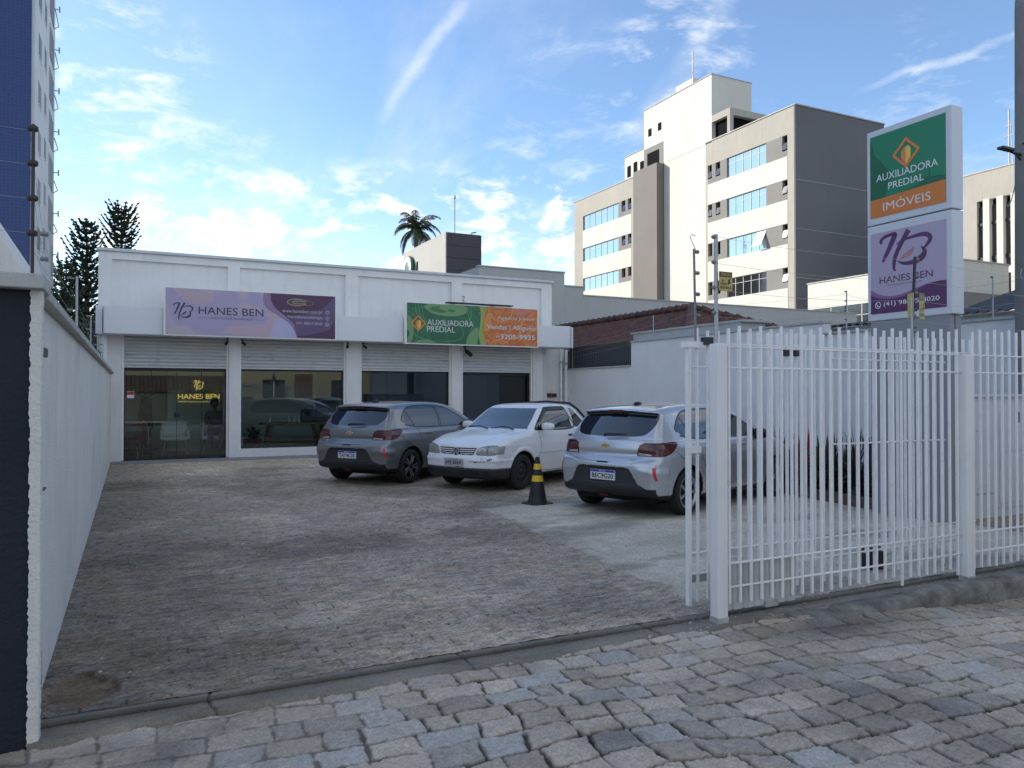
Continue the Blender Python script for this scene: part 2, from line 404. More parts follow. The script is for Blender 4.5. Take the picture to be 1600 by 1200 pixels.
def drop(X):                       # the pavement falls away to the right below the kerb
    return -.135 * sstep(4.2, 7.2, X)
def pave(X, Y):
    ang = R(-5); U = X * math.cos(ang) + Y * math.sin(ang); W = -X * math.sin(ang) + Y * math.cos(ang)
    U = U + (vnoise(X * 1.1, Y * 1.1, 3, 2) - .5) * .16 + (vnoise(X * 5, Y * 5, 8, 2) - .5) * .05
    W = W + (vnoise(X * 1.0 + 9, Y * 1.0, 4, 2) - .5) * .20 + (vnoise(X * 5 + 3, Y * 5, 9, 2) - .5) * .05
    cw = .19; r = np.floor(W / cw).astype(int); rs = np.random.RandomState(5)
    offs = rs.rand(512); wid = .20 + .075 * rs.rand(512)
    u = U / wid[r & 511] + offs[r & 511] * 3; c = np.floor(u).astype(int)
    jit = rs.rand(512, 512)
    # shift each joint a little
    e0 = c + (jit[r & 511, c & 511] - .5) * .42; e1 = c + 1 + (jit[r & 511, (c + 1) & 511] - .5) * .42
    c2 = np.where(u < e0, c - 1, np.where(u > e1, c + 1, c)); 
    e0 = c2 + (jit[r & 511, c2 & 511] - .5) * .42; e1 = c2 + 1 + (jit[r & 511, (c2 + 1) & 511] - .5) * .42
    du = np.minimum(u - e0, e1 - u) * wid[r & 511]; dw = np.minimum(W - r * cw, (r + 1) * cw - W)
    rr = .018; q = np.where((du < rr) & (dw < rr), rr - np.hypot(rr - du, rr - dw), np.minimum(du, dw))
    q = q + (vnoise(X * 17, Y * 17, 12, 4, .6) - .5) * .034
    dist = np.clip(q, 0, 1)
    id1 = rs.rand(512, 512)[r & 511, c2 & 511]; id2 = rs.rand(512, 512)[r & 511, c2 & 511]; id3 = rs.rand(512, 512)[r & 511, c2 & 511]
    stone = sstep(.002, .013, dist)
    worn = sstep(.46, .74, vnoise(X * .55 + 2, Y * .8 + 7, 21, 3)) * .9      # places where mortar has filled the joints
    worn = np.clip(worn + sstep(5.0, 2.3, X + Y * 1.0) * .0 + sstep(1.9, .2, X) * .8, 0, 1)
    depth = .018 * (1 - .78 * worn)
    rough = (vnoise(X * 34, Y * 34, 31, 4, .65) - .5) * .016 + (vnoise(X * 9, Y * 9, 33, 3) - .5) * .014
    tilt = ((u - (e0 + e1) / 2) * (id1 - .5) + (W / cw - r - .5) * (id2 - .5)) * .014
    Z = -.012 + stone * depth + rough * (.4 + .6 * stone) + (id3 - .5) * .006 * stone + tilt * stone - .02 + drop(X)
    g = .35 + .20 * id1
    blue = sstep(.62, .95, id2)[..., None]; warm = sstep(.55, .95, id3)[..., None]
    base = g[..., None] * (np.array([1.20, .99, .77])[None, None] * (1 - blue) + np.array([1.06, .98, .88])[None, None] * blue)
    base = base * (1 - warm * .6) + g[..., None] * np.array([1.06, .93, .78])[None, None] * warm * .6
    grain = .62 + .76 * vnoise(X * 48, Y * 48, 41, 4, .8)
    base = base * grain[..., None]
    sand = np.array([.27, .235, .185])[None, None] * (.7 + .6 * vnoise(X * 18, Y * 18, 43, 3))[..., None]
    mossm = sstep(.60, .74, vnoise(X * 1.7, Y * 1.7, 45, 3))[..., None]
    joint = sand * .22 * (1 - mossm) + np.array([.045, .055, .018])[None, None] * mossm
    joint = joint * (1 - worn[..., None] * .7) + sand * worn[..., None] * .7
    st = stone[..., None]; C = base * st + joint * (1 - st)
    film = (worn * .45 * vnoise(X * 4, Y * 4, 47, 3))[..., None]
    C = C * (1 - film) + sand * 1.25 * film
    stain = sstep(.55, .8, vnoise(X * .9, Y * 1.3, 51, 4, .6))[..., None]
    C = C * (1 - .38 * stain)
    # soft-edged dark patch beside the gate post
    sp = np.exp(-(((X - 4.5) / .75) ** 2 + ((Y - 3.85) / .22) ** 2))[..., None]
    C = C * (1 - .62 * sp)
    return Z, np.clip(C, .004, .9)
def pave_far(X, Y):
    Z, C = pave(X, Y); return Z - .004, C
vc = vcol_mat('granite_setts', .78, .8, 60, .42, 70)
tag(height_sheet('pavement_corner', -1.6, 6.0, .4, 4.17, .04, pave_far, vc, lambda X, Y: X * .4435 + Y * .896 < 2.50), kind='structure')
tag(height_sheet('pavement', -1.6, 9.6, .4, 4.17, .009, pave, vc, lambda X, Y: X * .4435 + Y * .896 > 2.45), kind='structure')
for nm, a in (('pavement_beyond', (-14, -1.6, -2.5, 4.02)), ('pavement_along', (9.6, 24, -2.5, 4.02)), ('pavement_edge', (-1.6, 9.6, -2.5, .4))):
    tag(height_sheet(nm, *a, .05, pave_far, vc), kind='structure')
tag(MB().box(-60, 80, -11, -2.52, -.25, -.17).build('road', pm('asphalt', (.055, .054, .053), .9, .2, 2, .6, 80)), kind='structure')
tag(MB().box(-60, 80, -14.0, -11.02, -.25, -.05).build('far_pavement', M['concrete']), kind='structure')

# concrete strip between setts and rail, kerb on the right
def strip(X, Y):
    crack = np.minimum(np.abs(((X + 3) % 1.37) - .7 + (vnoise(X * 3, Y * 3, 5) - .5) * .15), 1)
    d = sstep(.0, .012, crack)
    Z = -.004 + (vnoise(X * 25, Y * 25, 61, 4, .6) - .5) * .008 - (1 - d) * .01 - sstep(4.17, 4.14, Y + (vnoise(X * 2.2, Y * 2, 62, 4, .65) - .5) * .16) * .06
    g = .10 + .24 * vnoise(X * 2.2, Y * 6, 63, 6, .7)
    C = g[..., None] * np.array([1.05, .93, .74])
    C = C * (.35 + .65 * d[..., None])
    chips = sstep(.80, .86, vnoise(X * 55, Y * 55, 64, 2))[..., None] * sstep(2.6, 3.2, X)[..., None]
    C = C * (1 - chips) + .6 * chips
    groove = np.exp(-((Y - 4.335) / .020) ** 2); Z = Z - .022 * groove + .010 * np.exp(-((Y - 4.295) / .012) ** 2) + .008 * np.exp(-((Y - 4.375) / .012) ** 2)
    C = C * (1 - .80 * np.clip(groove + np.exp(-((Y - 4.35) / .045) ** 2) * .45, 0, 1)[..., None])
    rust = (np.exp(-((Y - 4.30) / .018) ** 2) * .55)[..., None]
    C = C * (1 - rust) + np.array([.095, .055, .032]) * rust
    return Z, np.clip(C, .006, .8)
tag(height_sheet('gate_threshold', -.42, 10.5, 3.98, 4.46, .010, strip, vc), kind='structure')
m = MB(); pts = []
for i in range(60):
    x0 = 4.15 + i * .11; x1 = x0 + .11
    pts.append((x0, x1))
V = []; F = []
for i in range(61):
    x = 4.15 + i * .12; h = -.006 + .0 * x; zb = -.2; e = .012 * math.sin(i * 2.1) * .3
    rise = -.05 + .085 * min(1, max(0, (x - 4.15) / 1.5))
    for y, z in ((3.985 + e - .0, zb), (3.975 + e, -.03 + rise), (4.005 + e, .0 + rise), (4.12, .004 + rise), (4.20, -.002), (4.24, zb)): V.append((x, y, z))
for i in range(60):
    for k in range(5): F.append((i * 6 + k, (i + 1) * 6 + k, (i + 1) * 6 + k + 1, i * 6 + k + 1))
tag(m.raw(V, F).build('kerb', pm('old_concrete_kerb', (.24, .225, .20), .95, .3, 7, 1.5, 35, dirt=(.07, .065, .058), dscale=4, dlo=.42, dhi=.7), smooth=True), kind='structure')

def poly_sdf(PX, PZ, poly):
    """signed distance on arrays to a closed polygon (negative inside)"""
    d = np.full(PX.shape, 1e9); ins = np.zeros(PX.shape, bool); n = len(poly)
    for i in range(n):
        ax, az = poly[i]; bx, bz = poly[(i + 1) % n]; ex, ez = bx - ax, bz - az; l2 = ex * ex + ez * ez
        if l2 < 1e-12: continue
        t = np.clip(((PX - ax) * ex + (PZ - az) * ez) / l2, 0, 1); d = np.minimum(d, (PX - ax - t * ex) ** 2 + (PZ - az - t * ez) ** 2)
        if az != bz: ins ^= ((az > PZ) != (bz > PZ)) & (PX < ex * (PZ - az) / ez + ax)
    d = np.sqrt(d); return np.where(ins, -d, d)
# smooth concrete repair patch under the silver hatchback
def patchfn(X, Y):
    g = .55 + .32 * (vnoise(X * 1.1, Y * 1.6, 91, 5, .6) - .5) + .10 * (vnoise(X * 9, Y * 9, 92, 3) - .5)
    dark = sstep(.52, .75, vnoise(X * .8 + 4, Y * 1.5 + 2, 93, 4)); g = g * (1 - .45 * dark)
    C = g[..., None] * np.array([1.10, .985, .80])
    cr = np.abs(vnoise(X * 1.4, Y * 1.4, 94, 4) - .5); C = C * (.55 + .45 * sstep(0, .006, cr))[..., None]
    return .010 + (vnoise(X * 12, Y * 12, 95, 3) - .5) * .005 + 0 * X, np.clip(C, .01, .9)
edge = [(4.33, 9.71), (4.29, 8.66), (4.14, 7.13), (4.03, 6.0), (3.95, 4.9), (4.3, 4.47), (9.2, 4.47), (9.2, 7.4), (9.43, 9.0), (9.6, 10.2), (8.0, 10.6), (6.07, 10.07), (5.2, 9.95)]
def inpoly(X, Y, P):
    ins = np.zeros(X.shape, bool); n = len(P)
    for i in range(n):
        (x1, y1), (x2, y2) = P[i], P[(i + 1) % n]
        if y1 == y2: continue
        ins ^= ((y1 > Y) != (y2 > Y)) & (X < (x2 - x1) * (Y - y1) / (y2 - y1) + x1)
    return ins
# courtyard paving: small stamped blocks, very worn
def yard(X, Y):
    jx = (vnoise(X * 2, Y * 2, 71, 2) - .5) * .02; U = X + jx; W = Y + (vnoise(X * 2 + 5, Y * 2, 72, 2) - .5) * .02
    bh, bw = .105, .21; r = np.floor(W / bh).astype(int); u = U / bw + .5 * (r & 1) + .07 * np.sin(r * 12.9); c = np.floor(u).astype(int)
    du = np.minimum(u - c, c + 1 - u) * bw; dw = np.minimum(W / bh - r, r + 1 - W / bh) * bh
    rs = np.random.RandomState(9); id1 = rs.rand(512, 512)[r & 511, c & 511]; id2 = rs.rand(512, 512)[r & 511, c & 511]
    q = np.minimum(du + .001, dw + .0055) + (vnoise(X * 26, Y * 44, 73, 4, .7) - .5) * .016
    st = sstep(-.001, .006, q)
    wear = sstep(.35, .75, vnoise(X * .8, Y * .8, 74, 4, .6))
    Z = st * (.007 - .005 * wear) + (vnoise(X * 24, Y * 46, 75, 5, .75) - .5) * .020 - .006
    g = (.325 + .06 * (id1 - .5) + .78 * (vnoise(X * 11 + .6 * vnoise(X * 3, Y * 3, 87, 2), Y * 38 + 3 * vnoise(X * 4, Y * 4, 88, 2), 76, 6, .86) - .5)) * (1 - .38 * sstep(.42, .70, vnoise(X * .45 + 3, Y * .6, 77, 4, .6)))
    g = g * (1 + .35 * sstep(.5, .8, vnoise(X * 1.3 + 8, Y * 1.6, 78, 4, .6)))
    C = np.clip(g, .02, 1)[..., None] * (np.array([1.20, .985, .76]) + (id2[..., None] - .5) * np.array([.10, 0, -.08]))
    jd = (.22 + .66 * wear)[..., None]; C = C * (st[..., None] + (1 - st[..., None]) * jd)
    # darker band along the left wall, sandy worn strip by the gate
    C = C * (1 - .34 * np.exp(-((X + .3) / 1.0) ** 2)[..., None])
    C = C * (1 + (.40 * sstep(5.4, 4.4, Y) * sstep(.8, 2.6, X) * (.5 + vnoise(X * 3, Y * 3, 79, 3)))[..., None])
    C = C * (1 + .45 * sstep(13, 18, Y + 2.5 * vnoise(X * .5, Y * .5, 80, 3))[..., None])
    # broken out hole in the corner by the wall
    hd = np.hypot((X + .22) / .17, (Y - 4.80) / .27) + (vnoise(X * 9, Y * 9, 81, 3) - .5) * .7
    hole = sstep(1.0, .86, hd); Z = Z - hole * (.018 + .014 * vnoise(X * 20, Y * 20, 82, 2)); h3 = hole[..., None]
    C = C * (1 - h3) + np.array([.21, .145, .095]) * (.5 + vnoise(X * 14, Y * 14, 83, 3))[..., None] * h3
    fl = (vnoise(X * 60, Y * 60, 84, 1) > .955) * sstep(.58, .66, vnoise(X * 1.6, Y * 1.6, 85, 2)) * (Y < 9)
    fl = np.clip(fl + (vnoise(X * 48, Y * 48, 86, 1) > .90) * np.exp(-((Y - 4.5) / .14) ** 2) * sstep(2.3, 3.4, X), 0, 1)[..., None]
    C = C * (1 - fl) + .62 * fl
    if X.max() > 3.6:
        pd = poly_sdf(X + (vnoise(X * 2.5, Y * 2.5, 96, 3) - .5) * .35, Y + (vnoise(X * 2.1, Y * 2.1, 97, 3) - .5) * .3, edge)
        pm_ = sstep(.03, -.03, pd); thin = sstep(.0, -.5, pd) * .35 + .65
        k = pm_ * np.clip(thin + (vnoise(X * 7, Y * 7, 98, 4) - .5) * .7, 0, 1); Zp, Cp = patchfn(X, Y)
        Z = Z * (1 - k) + Zp * k; C = C * (1 - k[..., None]) + Cp * k[..., None]
    return Z, np.clip(C, .004, .9)
vy = vcol_mat('worn_block_paving', .88, 1.0, 38, .60, 42)
near = lambda X, Y: (X < 9.9) & (X > -.6)
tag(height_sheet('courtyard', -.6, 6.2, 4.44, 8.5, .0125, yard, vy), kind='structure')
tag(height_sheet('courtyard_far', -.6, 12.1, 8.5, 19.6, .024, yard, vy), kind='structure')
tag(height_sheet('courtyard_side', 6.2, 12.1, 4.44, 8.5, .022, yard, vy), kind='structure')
tag(MB().box(-.45, 12.0, 19.55, 20.3, -.05, .022).build('shop_apron', pm('grey_cement', (.27, .28, .29), .9, .1, 3, .3, 50)), kind='structure')

# ------------------------------------------------------------------ the shop building
FY = 20.2
shop = empty('shop_building', (5.3, FY, 0), 0, 'low white shop building with four half-open roller shutters and a long canopy', 'building')
def P(mb, name, mat, par=None, smooth=False):      # part of the shop in world coordinates
    par = par or shop
    o = mb.build(name, mat, None, smooth); o.parent = par; o.matrix_parent_inverse = Matrix.Translation(-wl(par)); return o
def wl(o):
    v = Vector((0, 0, 0))
    while o: v = v + Vector(o.location) + (o.matrix_parent_inverse.to_translation() if o.parent else Vector((0, 0, 0))); o = o.parent
    return v
cols = [(-.62, -.21), (2.17, 2.41), (5.10, 5.48), (8.10, 8.415), (10.70, 11.02)]
w = MB()
w.box(-.70, 11.33, 20.28, 20.5, 2.98, 4.93)                        # upper wall, recessed field
w.box(-.70, -.42, 20.2, 20.28, 3.0, 4.93); w.box(10.98, 11.33, 20.2, 20.28, 3.0, 4.93)
w.box(-.42, 10.98, 20.2, 20.28, 4.755, 4.93)
for a, b in ((2.13, 2.416), (5.075, 5.42), (8.10, 8.413)): w.box(a, b, 20.2, 20.28, 3.0, 4.755)
w.box(-.70, -.50, 20.5, 31, 0, 4.9); w.box(11.13, 11.33, 20.5, 31, 0, 4.9); w.box(-.70, 11.33, 31, 31.2, 0, 4.9)
w.box(11.02, 12.0, 20.62, 20.75, .02, 2.98)                        # set-back wall by the drainpipes
w.box(11.33, 12.0, 20.75, 24, .02, 2.9)
P(w, 'wall', M['white'])
P(MB().box(-.50, 11.13, 20.5, 31, 4.3, 4.45), 'roof', M['concrete'])
P(MB().box(-.74, 11.37, 20.13, 20.54, 4.932, 5.0, .012), 'parapet_coping', pm('painted_coping', (.60, .61, .62), .6, .08, 3))
for i, (a, b) in enumerate(cols):
    c = MB().box(a, b, 20.2, 20.46, .02, 2.98)
    if not i: c.box(-.50, -.44, 20.14, 20.2, .02, 2.98); c.box(-.62, -.50, 19.98, 20.2, .02, 3.0)
    P(c, 'column', M['white'])
for a, b in ((2.41, 5.10), (5.48, 8.10)): P(MB().box(a, b, 20.2, 20.42, .02, .225), 'window_plinth', M['white'])
cn = MB().box(-.575, 11.6, 19.52, 20.2, 2.965, 3.59, .008); cn.box(11.6, 11.66, 19.5, 20.2, 2.955, 3.56); cn.box(-.74, -.60, 19.9, 20.2, 2.97, 3.63, .01)
P(cn, 'canopy', M['canopy'])
js = MB()
for x in (-.57, .64, 6.44, 11.58): js.box(x, x + .012, 19.508, 19.516, 2.97, 3.59)
js.box(-.74, 11.6, 19.515, 19.519, 2.962, 2.972)
P(js, 'panel_joint', M['steel'])
fw = frame((0, 0, 0), (1, 0, 0), (0, 0, 1))
ops = [(-.207, 2.166), (2.412, 5.099), (5.478, 8.103), (8.415, 10.70)]
for i, (a, b) in enumerate(ops):
    s = MB(); V = []; n = 0
    z = 2.262
    zs = []
    while z < 3.1:
        for t in (0, .25, .5, .75):
            zs.append((z + .088 * t, .018 * math.sin(math.pi * t) - (.008 if t == 0 else 0)))
        z += .088
    V = [(x, 20.30 - d, zz) for zz, d in zs for x in (a + .045, b - .045)]
    F = [(k * 2, k * 2 + 1, k * 2 + 3, k * 2 + 2) for k in range(len(zs) - 1)]
    s.raw(V, F); s.box(a + .045, b - .045, 20.275, 20.315, 2.225, 2.268)
    sh = P(s, 'roller_shutter', M['shutter'])
    for q in (a, b - .05): P(MB().box(q, q + .05, 20.26, 20.34, .03 if i in (0, 3) else .225, 3.0), 'shutter_rail', M['enamel'], sh)
    k = MB()
    for x in (a + .25, b - .32): k.box(x, x + .035, 20.262, 20.285, 2.252, 2.275)
    for x in (a + .10, b - .26): 
        for q in range(4): k.box(x + q * .045, x + q * .045 + .03, 20.268, 20.282, 2.50 + .004 * q, 2.53)
    P(k, 'shutter_lock', M['steel'], sh)
# glass fronts
gl = glass_mat('shop_glass', (.86, .90, .87), .015); gdark = glass_mat('shop_glass_dark', (.62, .64, .66), .012)
def pane(mb, x0, x1, z0, z1, y=20.40, wob=0.0):
    mb.box(x0, x1, y, y + .008, z0, z1)
f = MB(); f.box(-.16, 2.12, 20.38, 20.43, 2.15, 2.225); f.box(-.16, -.135, 20.38, 20.43, .03, 2.15); f.box(2.095, 2.12, 20.38, 20.43, .03, 2.15)
door = P(f, 'glass_door', M['black'])
for x0, x1 in ((-.135, .425), (.435, .985), (1.0, 1.545), (1.555, 2.095)):
    P(MB().box(x0, x1, 20.40, 20.408, .04, 2.15), 'door_pane', gl, door)
d = MB()
for x in (.43, .992, 1.55): d.box(x - .006, x + .006, 20.392, 20.415, .04, 2.15)
P(d, 'door_edge', M['black'], door)
P(MB().box(.93, 1.055, 20.365, 20.44, 1.045, 1.15, .01).box(.95, .965, 20.35, 20.37, 1.085, 1.11), 'lock', M['black'], door)
win = P(MB().box(2.46, 5.05, 20.38, 20.43, 2.18, 2.225).box(2.46, 2.485, 20.38, 20.43, .225, 2.18).box(5.02, 5.05, 20.38, 20.43, .225, 2.18).box(2.46, 5.05, 20.38, 20.43, .225, .25), 'shop_window', M['black'])
P(MB().box(2.485, 5.02, 20.40, 20.408, .25, 2.18), 'pane', gl, win)
win = P(MB().box(5.53, 8.06, 20.38, 20.43, 2.18, 2.225).box(5.53, 5.55, 20.38, 20.43, .225, 2.18).box(8.02, 8.06, 20.38, 20.43, .225, 2.18).box(5.53, 8.06, 20.38, 20.43, .225, .25), 'shop_window', M['black'])
P(MB().box(5.55, 8.02, 20.40, 20.408, .25, 2.18), 'pane', gdark, win)
win = P(MB().box(8.46, 10.65, 20.38, 20.43, 2.14, 2.225).box(8.46, 8.50, 20.38, 20.43, .03, 2.14).box(10.60, 10.65, 20.38, 20.43, .03, 2.14).box(9.70, 9.74, 20.38, 20.43, .03, 2.14), 'shop_window', M['black'])
P(MB().box(8.50, 9.70, 20.40, 20.408, .04, 2.14), 'pane', gdark, win)
P(MB().box(8.52, 9.68, 20.412, 20.416, .03, .72), 'green_film', pm('green_film', (.02, .13, .06), .4, .3, 1.5), win)
# interior shell
inn = pm('interior_wall', (.82, .84, .78), .9, .04, 1); ing = pm('grey_interior_wall', (.36, .37, .39), .9, .04, 1)
P(MB().box(-.50, 11.1, 24.6, 24.7, 0, 3.0).box(-.50, -.46, 20.5, 24.6, 0, 3.0), 'inner_wall', inn)
P(MB().box(2.24, 2.34, 20.5, 24.6, 0, 3.0).box(5.24, 5.34, 20.5, 24.6, 0, 3.0).box(8.2, 8.3, 20.5, 24.6, 0, 3.0).box(11.05, 11.1, 20.5, 24.6, 0, 3.0)
  .box(6.35, 6.75, 22.1, 22.2, 0, 2.5).box(7.0, 8.2, 22.6, 22.7, 0, 3.0).box(8.3, 9.8, 21.6, 21.68, 0, 3.0), 'partition', ing)
P(MB().box(-.50, 11.1, 20.48, 24.7, 2.85, 3.0), 'ceiling', inn)
P(MB().box(-.50, 11.1, 20.46, 24.7, .002, .03), 'inner_floor', M['darkwood'])
dl = P(MB().box(9.76, 10.58, 20.47, 20.51, .03, 2.14), 'open_door', pm('dark_door', (.012, .011, .011), .35)); P(MB().tube([(9.86, 20.42, .95), (9.86, 20.42, 1.15)], .012), 'door_handle', M['chrome'], dl)
# gold lettering on the reception wall
goldp = pm('gold_lettering', (.85, .62, .16), .35, emis=((.85, .60, .16), .26))
g = MB(); fb = frame((0, 24.59, 0), (1, 0, 0), (0, 0, 1))
g.text('HANES BEN', 1.16, 2.24, 1.46, 1.60, frame((0, 23.2, 0), (1, 0, 0), (0, 0, 1)), .0, .006)
def monogram(mb, u, v, s, h, fr, w0=0, w1=.002, leaf=None):
    T = lambda pts: [(u + a * s, v + b * h) for a, b in pts]
    mb.ribbon(T([(.03, .77), (.02, .86), (.10, .94), (.22, .97), (.30, .95), (.26, .82), (.18, .60), (.10, .40), (.05, .28)]), [x * s for x in (.05, .06, .06, .06, .09, .10, .085, .07, .03)], fr, w0, w1)
    mb.ribbon(T([(.57, 1.0), (.50, .86), (.42, .68), (.34, .48), (.29, .28), (.28, .06), (.32, .0)]), [x * s for x in (.10, .09, .085, .08, .075, .05, .015)], fr, w0, w1 + .0006)
    mb.ribbon(T([(.33, .68), (.45, .76), (.62, .80), (.82, .82), (.94, .77), (.97, .66), (.90, .52), (.84, .46)]), [x * s for x in (.02, .04, .05, .07, .08, .075, .05, .015)], fr, w0, w1)
    mb.ribbon(T([(.80, .52), (.86, .42), (.85, .30), (.76, .20), (.60, .15), (.45, .17), (.35, .25)]), [x * s for x in (.015, .07, .10, .11, .075, .05, .012)], fr, w0, w1 + .0004)
    (leaf or mb).ribbon(T([(.38, .26), (.50, .35), (.60, .42), (.67, .54)]), [x * s for x in (.015, .07, .09, .01)], fr, w0, w1)
monogram(g, 1.56, 1.70, .26, .28, frame((0, 23.2, 0), (1, 0, 0), (0, 0, 1)), -.004, .003)
g.box(1.16, 1.40, 23.19, 23.2, 1.385, 1.393); g.box(1.98, 2.24, 23.19, 23.2, 1.385, 1.393)
g.text('PODOLOGIA AVANCADA', 1.43, 1.95, 1.37, 1.40, frame((0, 23.2, 0), (1, 0, 0), (0, 0, 1)), 0)
P(MB().box(.9, 2.24, 23.205, 23.3, .03, 2.85), 'reception_wall', pm('sage_wall', (.78, .82, .72), .9))
tag(g.build('wall_lettering', goldp), 'gold HANES BEN lettering and monogram on the reception wall', 'lettering')
# door notice
nb = MB().box(-.09, .06, 20.386, 20.39, 1.50, 1.66)
o = tag(nb.build('notice_sticker', pm('sticker_white', (.7, .7, .7), .5)), 'small red and white notice stuck on the left glass door', 'sticker')
MB().box(-.085, .055, 20.382, 20.385, 1.58, 1.655).build('red_field', pm('sticker_red', (.5, .03, .04), .5), o)

# ------------------------------------------------------------------ fascia signs
fs = frame((0, 19.36, 0), (1, 0, 0), (0, 0, 1))       # u = X, v = Z, w towards the viewer
def sgn(name, x0, x1, z0, z1, label):
    m = MB().box(x0 - .045, x1 + .045, 19.375, 19.52, z0 - .035, z1 + .02, .004)
    o = m.build(name, M['enamel']); return tag(o, label, 'sign')
s1 = sgn('fascia_sign', .70, 4.60, 2.985, 4.055, 'lilac and plum HANES BEN podology sign on the canopy, left of the two')
x0, x1, z0, z1 = .70, 4.60, 2.985, 4.055
flatm = lambda n, c, **k: pm(n, c, .38, **k)
bgp = MB().prism([(x0, z0), (x1, z0), (x1, z1), (x0, z1)], fs, -.012, .0)
lil = bpy.data.materials.new('lilac_marble'); lil.use_nodes = True
def marble(m, c1, c2, c3, scale, dist, detail=2, lo=.4, hi=.6, bands=0):
    nt = m.node_tree; N = nt.nodes; L = nt.links; b = N['Principled BSDF']; b.inputs['Roughness'].default_value = .35
    tc = N.new('ShaderNodeTexCoord'); t = N.new('ShaderNodeTexNoise'); L.new(tc.outputs['Object'], t.inputs['Vector'])
    t.inputs['Scale'].default_value = scale; t.inputs['Detail'].default_value = detail; t.inputs['Distortion'].default_value = dist; t.inputs['Roughness'].default_value = .5
    f = t.outputs['Fac']
    r = N.new('ShaderNodeValToRGB'); cr = r.color_ramp
    if bands:
        cr.interpolation = 'CONSTANT'; st = [(0, c1), (.34, c2), (.40, c1), (.46, c3), (.475, c1), (.52, c2), (.56, c1), (.60, c3), (.66, c2), (.72, c1)]
    else: st = [(0, c1), (lo, c1), ((lo + hi) / 2, c2), (hi, c3), (1, c1)]
    while len(cr.elements) < len(st): cr.elements.new(.5)
    for e, (p, c) in zip(cr.elements, st): e.position = p; e.color = (*c, 1)
    L.new(f, r.inputs[0]); L.new(r.outputs[0], b.inputs['Base Color'])
marble(lil, (.40, .34, .50), (.45, .37, .49), (.50, .42, .46), 1.1, .6, 2, .50, .62)
bgp.build('lilac_field', lil, s1)
plum = flatm('plum_film', (.085, .028, .075)); plum2 = flatm('violet_film', (.115, .075, .165)); pale = flatm('pale_lilac_film', (.46, .43, .62)); rose = flatm('rose_film', (.30, .19, .31)); dk = flatm('dark_violet_ink', (.055, .035, .085))
blush = flatm('blush_film', (.50, .37, .43))
MB().prism(crom([(3.0, z0), (3.1, 3.28), (3.22, 3.44), (3.45, 3.40), (3.62, 3.2), (3.68, z0)], 6), fs, 0, .0012).build('pale_field', pale, s1)
cv = crom([(2.86, z1), (2.86, 3.82), (2.96, 3.66), (3.22, 3.50), (3.50, 3.30), (3.66, z0)], 8)
cv2 = crom([(3.02, z1), (3.05, 3.84), (3.16, 3.68), (3.36, 3.52), (3.58, 3.32), (3.68, z0)], 8)
MB().prism(cv + [(x1, z0), (x1, z1)], fs, .0012, .0024).build('rose_edge', rose, s1)
MB().prism(cv2 + [(x1, z0), (x1, z1)], fs, .0024, .0036).build('plum_field', plum, s1)
MB().prism(crom([(3.36, 3.52), (3.75, 3.55), (4.2, 3.68), (4.50, 3.95), (4.6, 4.05)], 8) + [(4.6, 3.9)] + crom([(4.58, 3.5), (4.45, 3.22), (4.1, 3.10), (3.66, 3.02)], 8) + [(3.58, 3.32)], fs, .0036, .0046).build('violet_field', plum2, s1)
MB().prism(crom([(.86, 4.05), (1.05, 3.80), (1.25, 3.72), (1.45, 3.66), (1.72, 3.80), (1.70, 3.93), (1.4, 4.0), (1.1, 4.05)], 6), fs, 0, .0014).prism(crom([(1.92, 3.02), (2.05, 3.2), (2.4, 3.25), (2.9, 3.3), (3.0, 3.6), (3.12, 3.5), (3.05, 3.2), (2.98, z0 + .01), (2.4, z0 + .01)], 6), fs, 0, .0014).build('blush_field', blush, s1)
g = MB()
for t, rr in ((.02, 0), (.02, .06)): g.ring(3.66 + rr, 3.86, .25 - rr, .095 - rr * .8, t + .012, fs, .0046, .0058)
g.ring(3.86, 3.855, .20, .07, .010, fs, .0046, .0058)
g.build('gold_ellipse', flatm('antique_gold_film', (.30, .24, .16)), s1)
t = MB(); monogram(t, .86, 3.32, .42, .40, fs, 0, .003)
t.text('HANES BEN', 1.40, 2.86, 3.47, 3.65, fs, .0035, .004); t.text('PODOLOGIA AVANÇADA', 1.66, 2.63, 3.355, 3.415, fs, .0035)
t.prism([(1.38, 3.386), (1.62, 3.384), (1.62, 3.39), (1.38, 3.392)], fs, 0, .003).prism([(2.67, 3.384), (2.86, 3.384), (2.86, 3.39), (2.67, 3.39)], fs, 0, .003)
t.build('lettering', dk, s1)
t = MB(); t.text('www.hanesben.com.br', 3.30, 4.28, 3.60, 3.685, fs, .0075); t.text('hanesbenpodologia', 3.44, 4.28, 3.45, 3.54, fs, .0075); t.text('(41) 98815-8020', 3.64, 4.28, 3.30, 3.385, fs, .0075)
for zc in (3.64, 3.49, 3.345): t.ring(4.40, zc, .048, .048, .009, fs, .004, .006)
t.prism([(4.36, 3.30), (4.375, 3.31), (4.35, 3.32)], fs, .004, .006); t.ribbon([(4.38, 3.37), (4.385, 3.345), (4.40, 3.33), (4.425, 3.325)], [.014] * 4, fs, .004, .006, 3)
t.ring(4.40, 3.49, .02, .02, .006, fs, .004, .006, 16); t.ring(4.40, 3.64, .022, .048, .006, fs, .004, .006, 20)
t.build('contact_lettering', flatm('pale_ink', (.50, .46, .55)), s1)

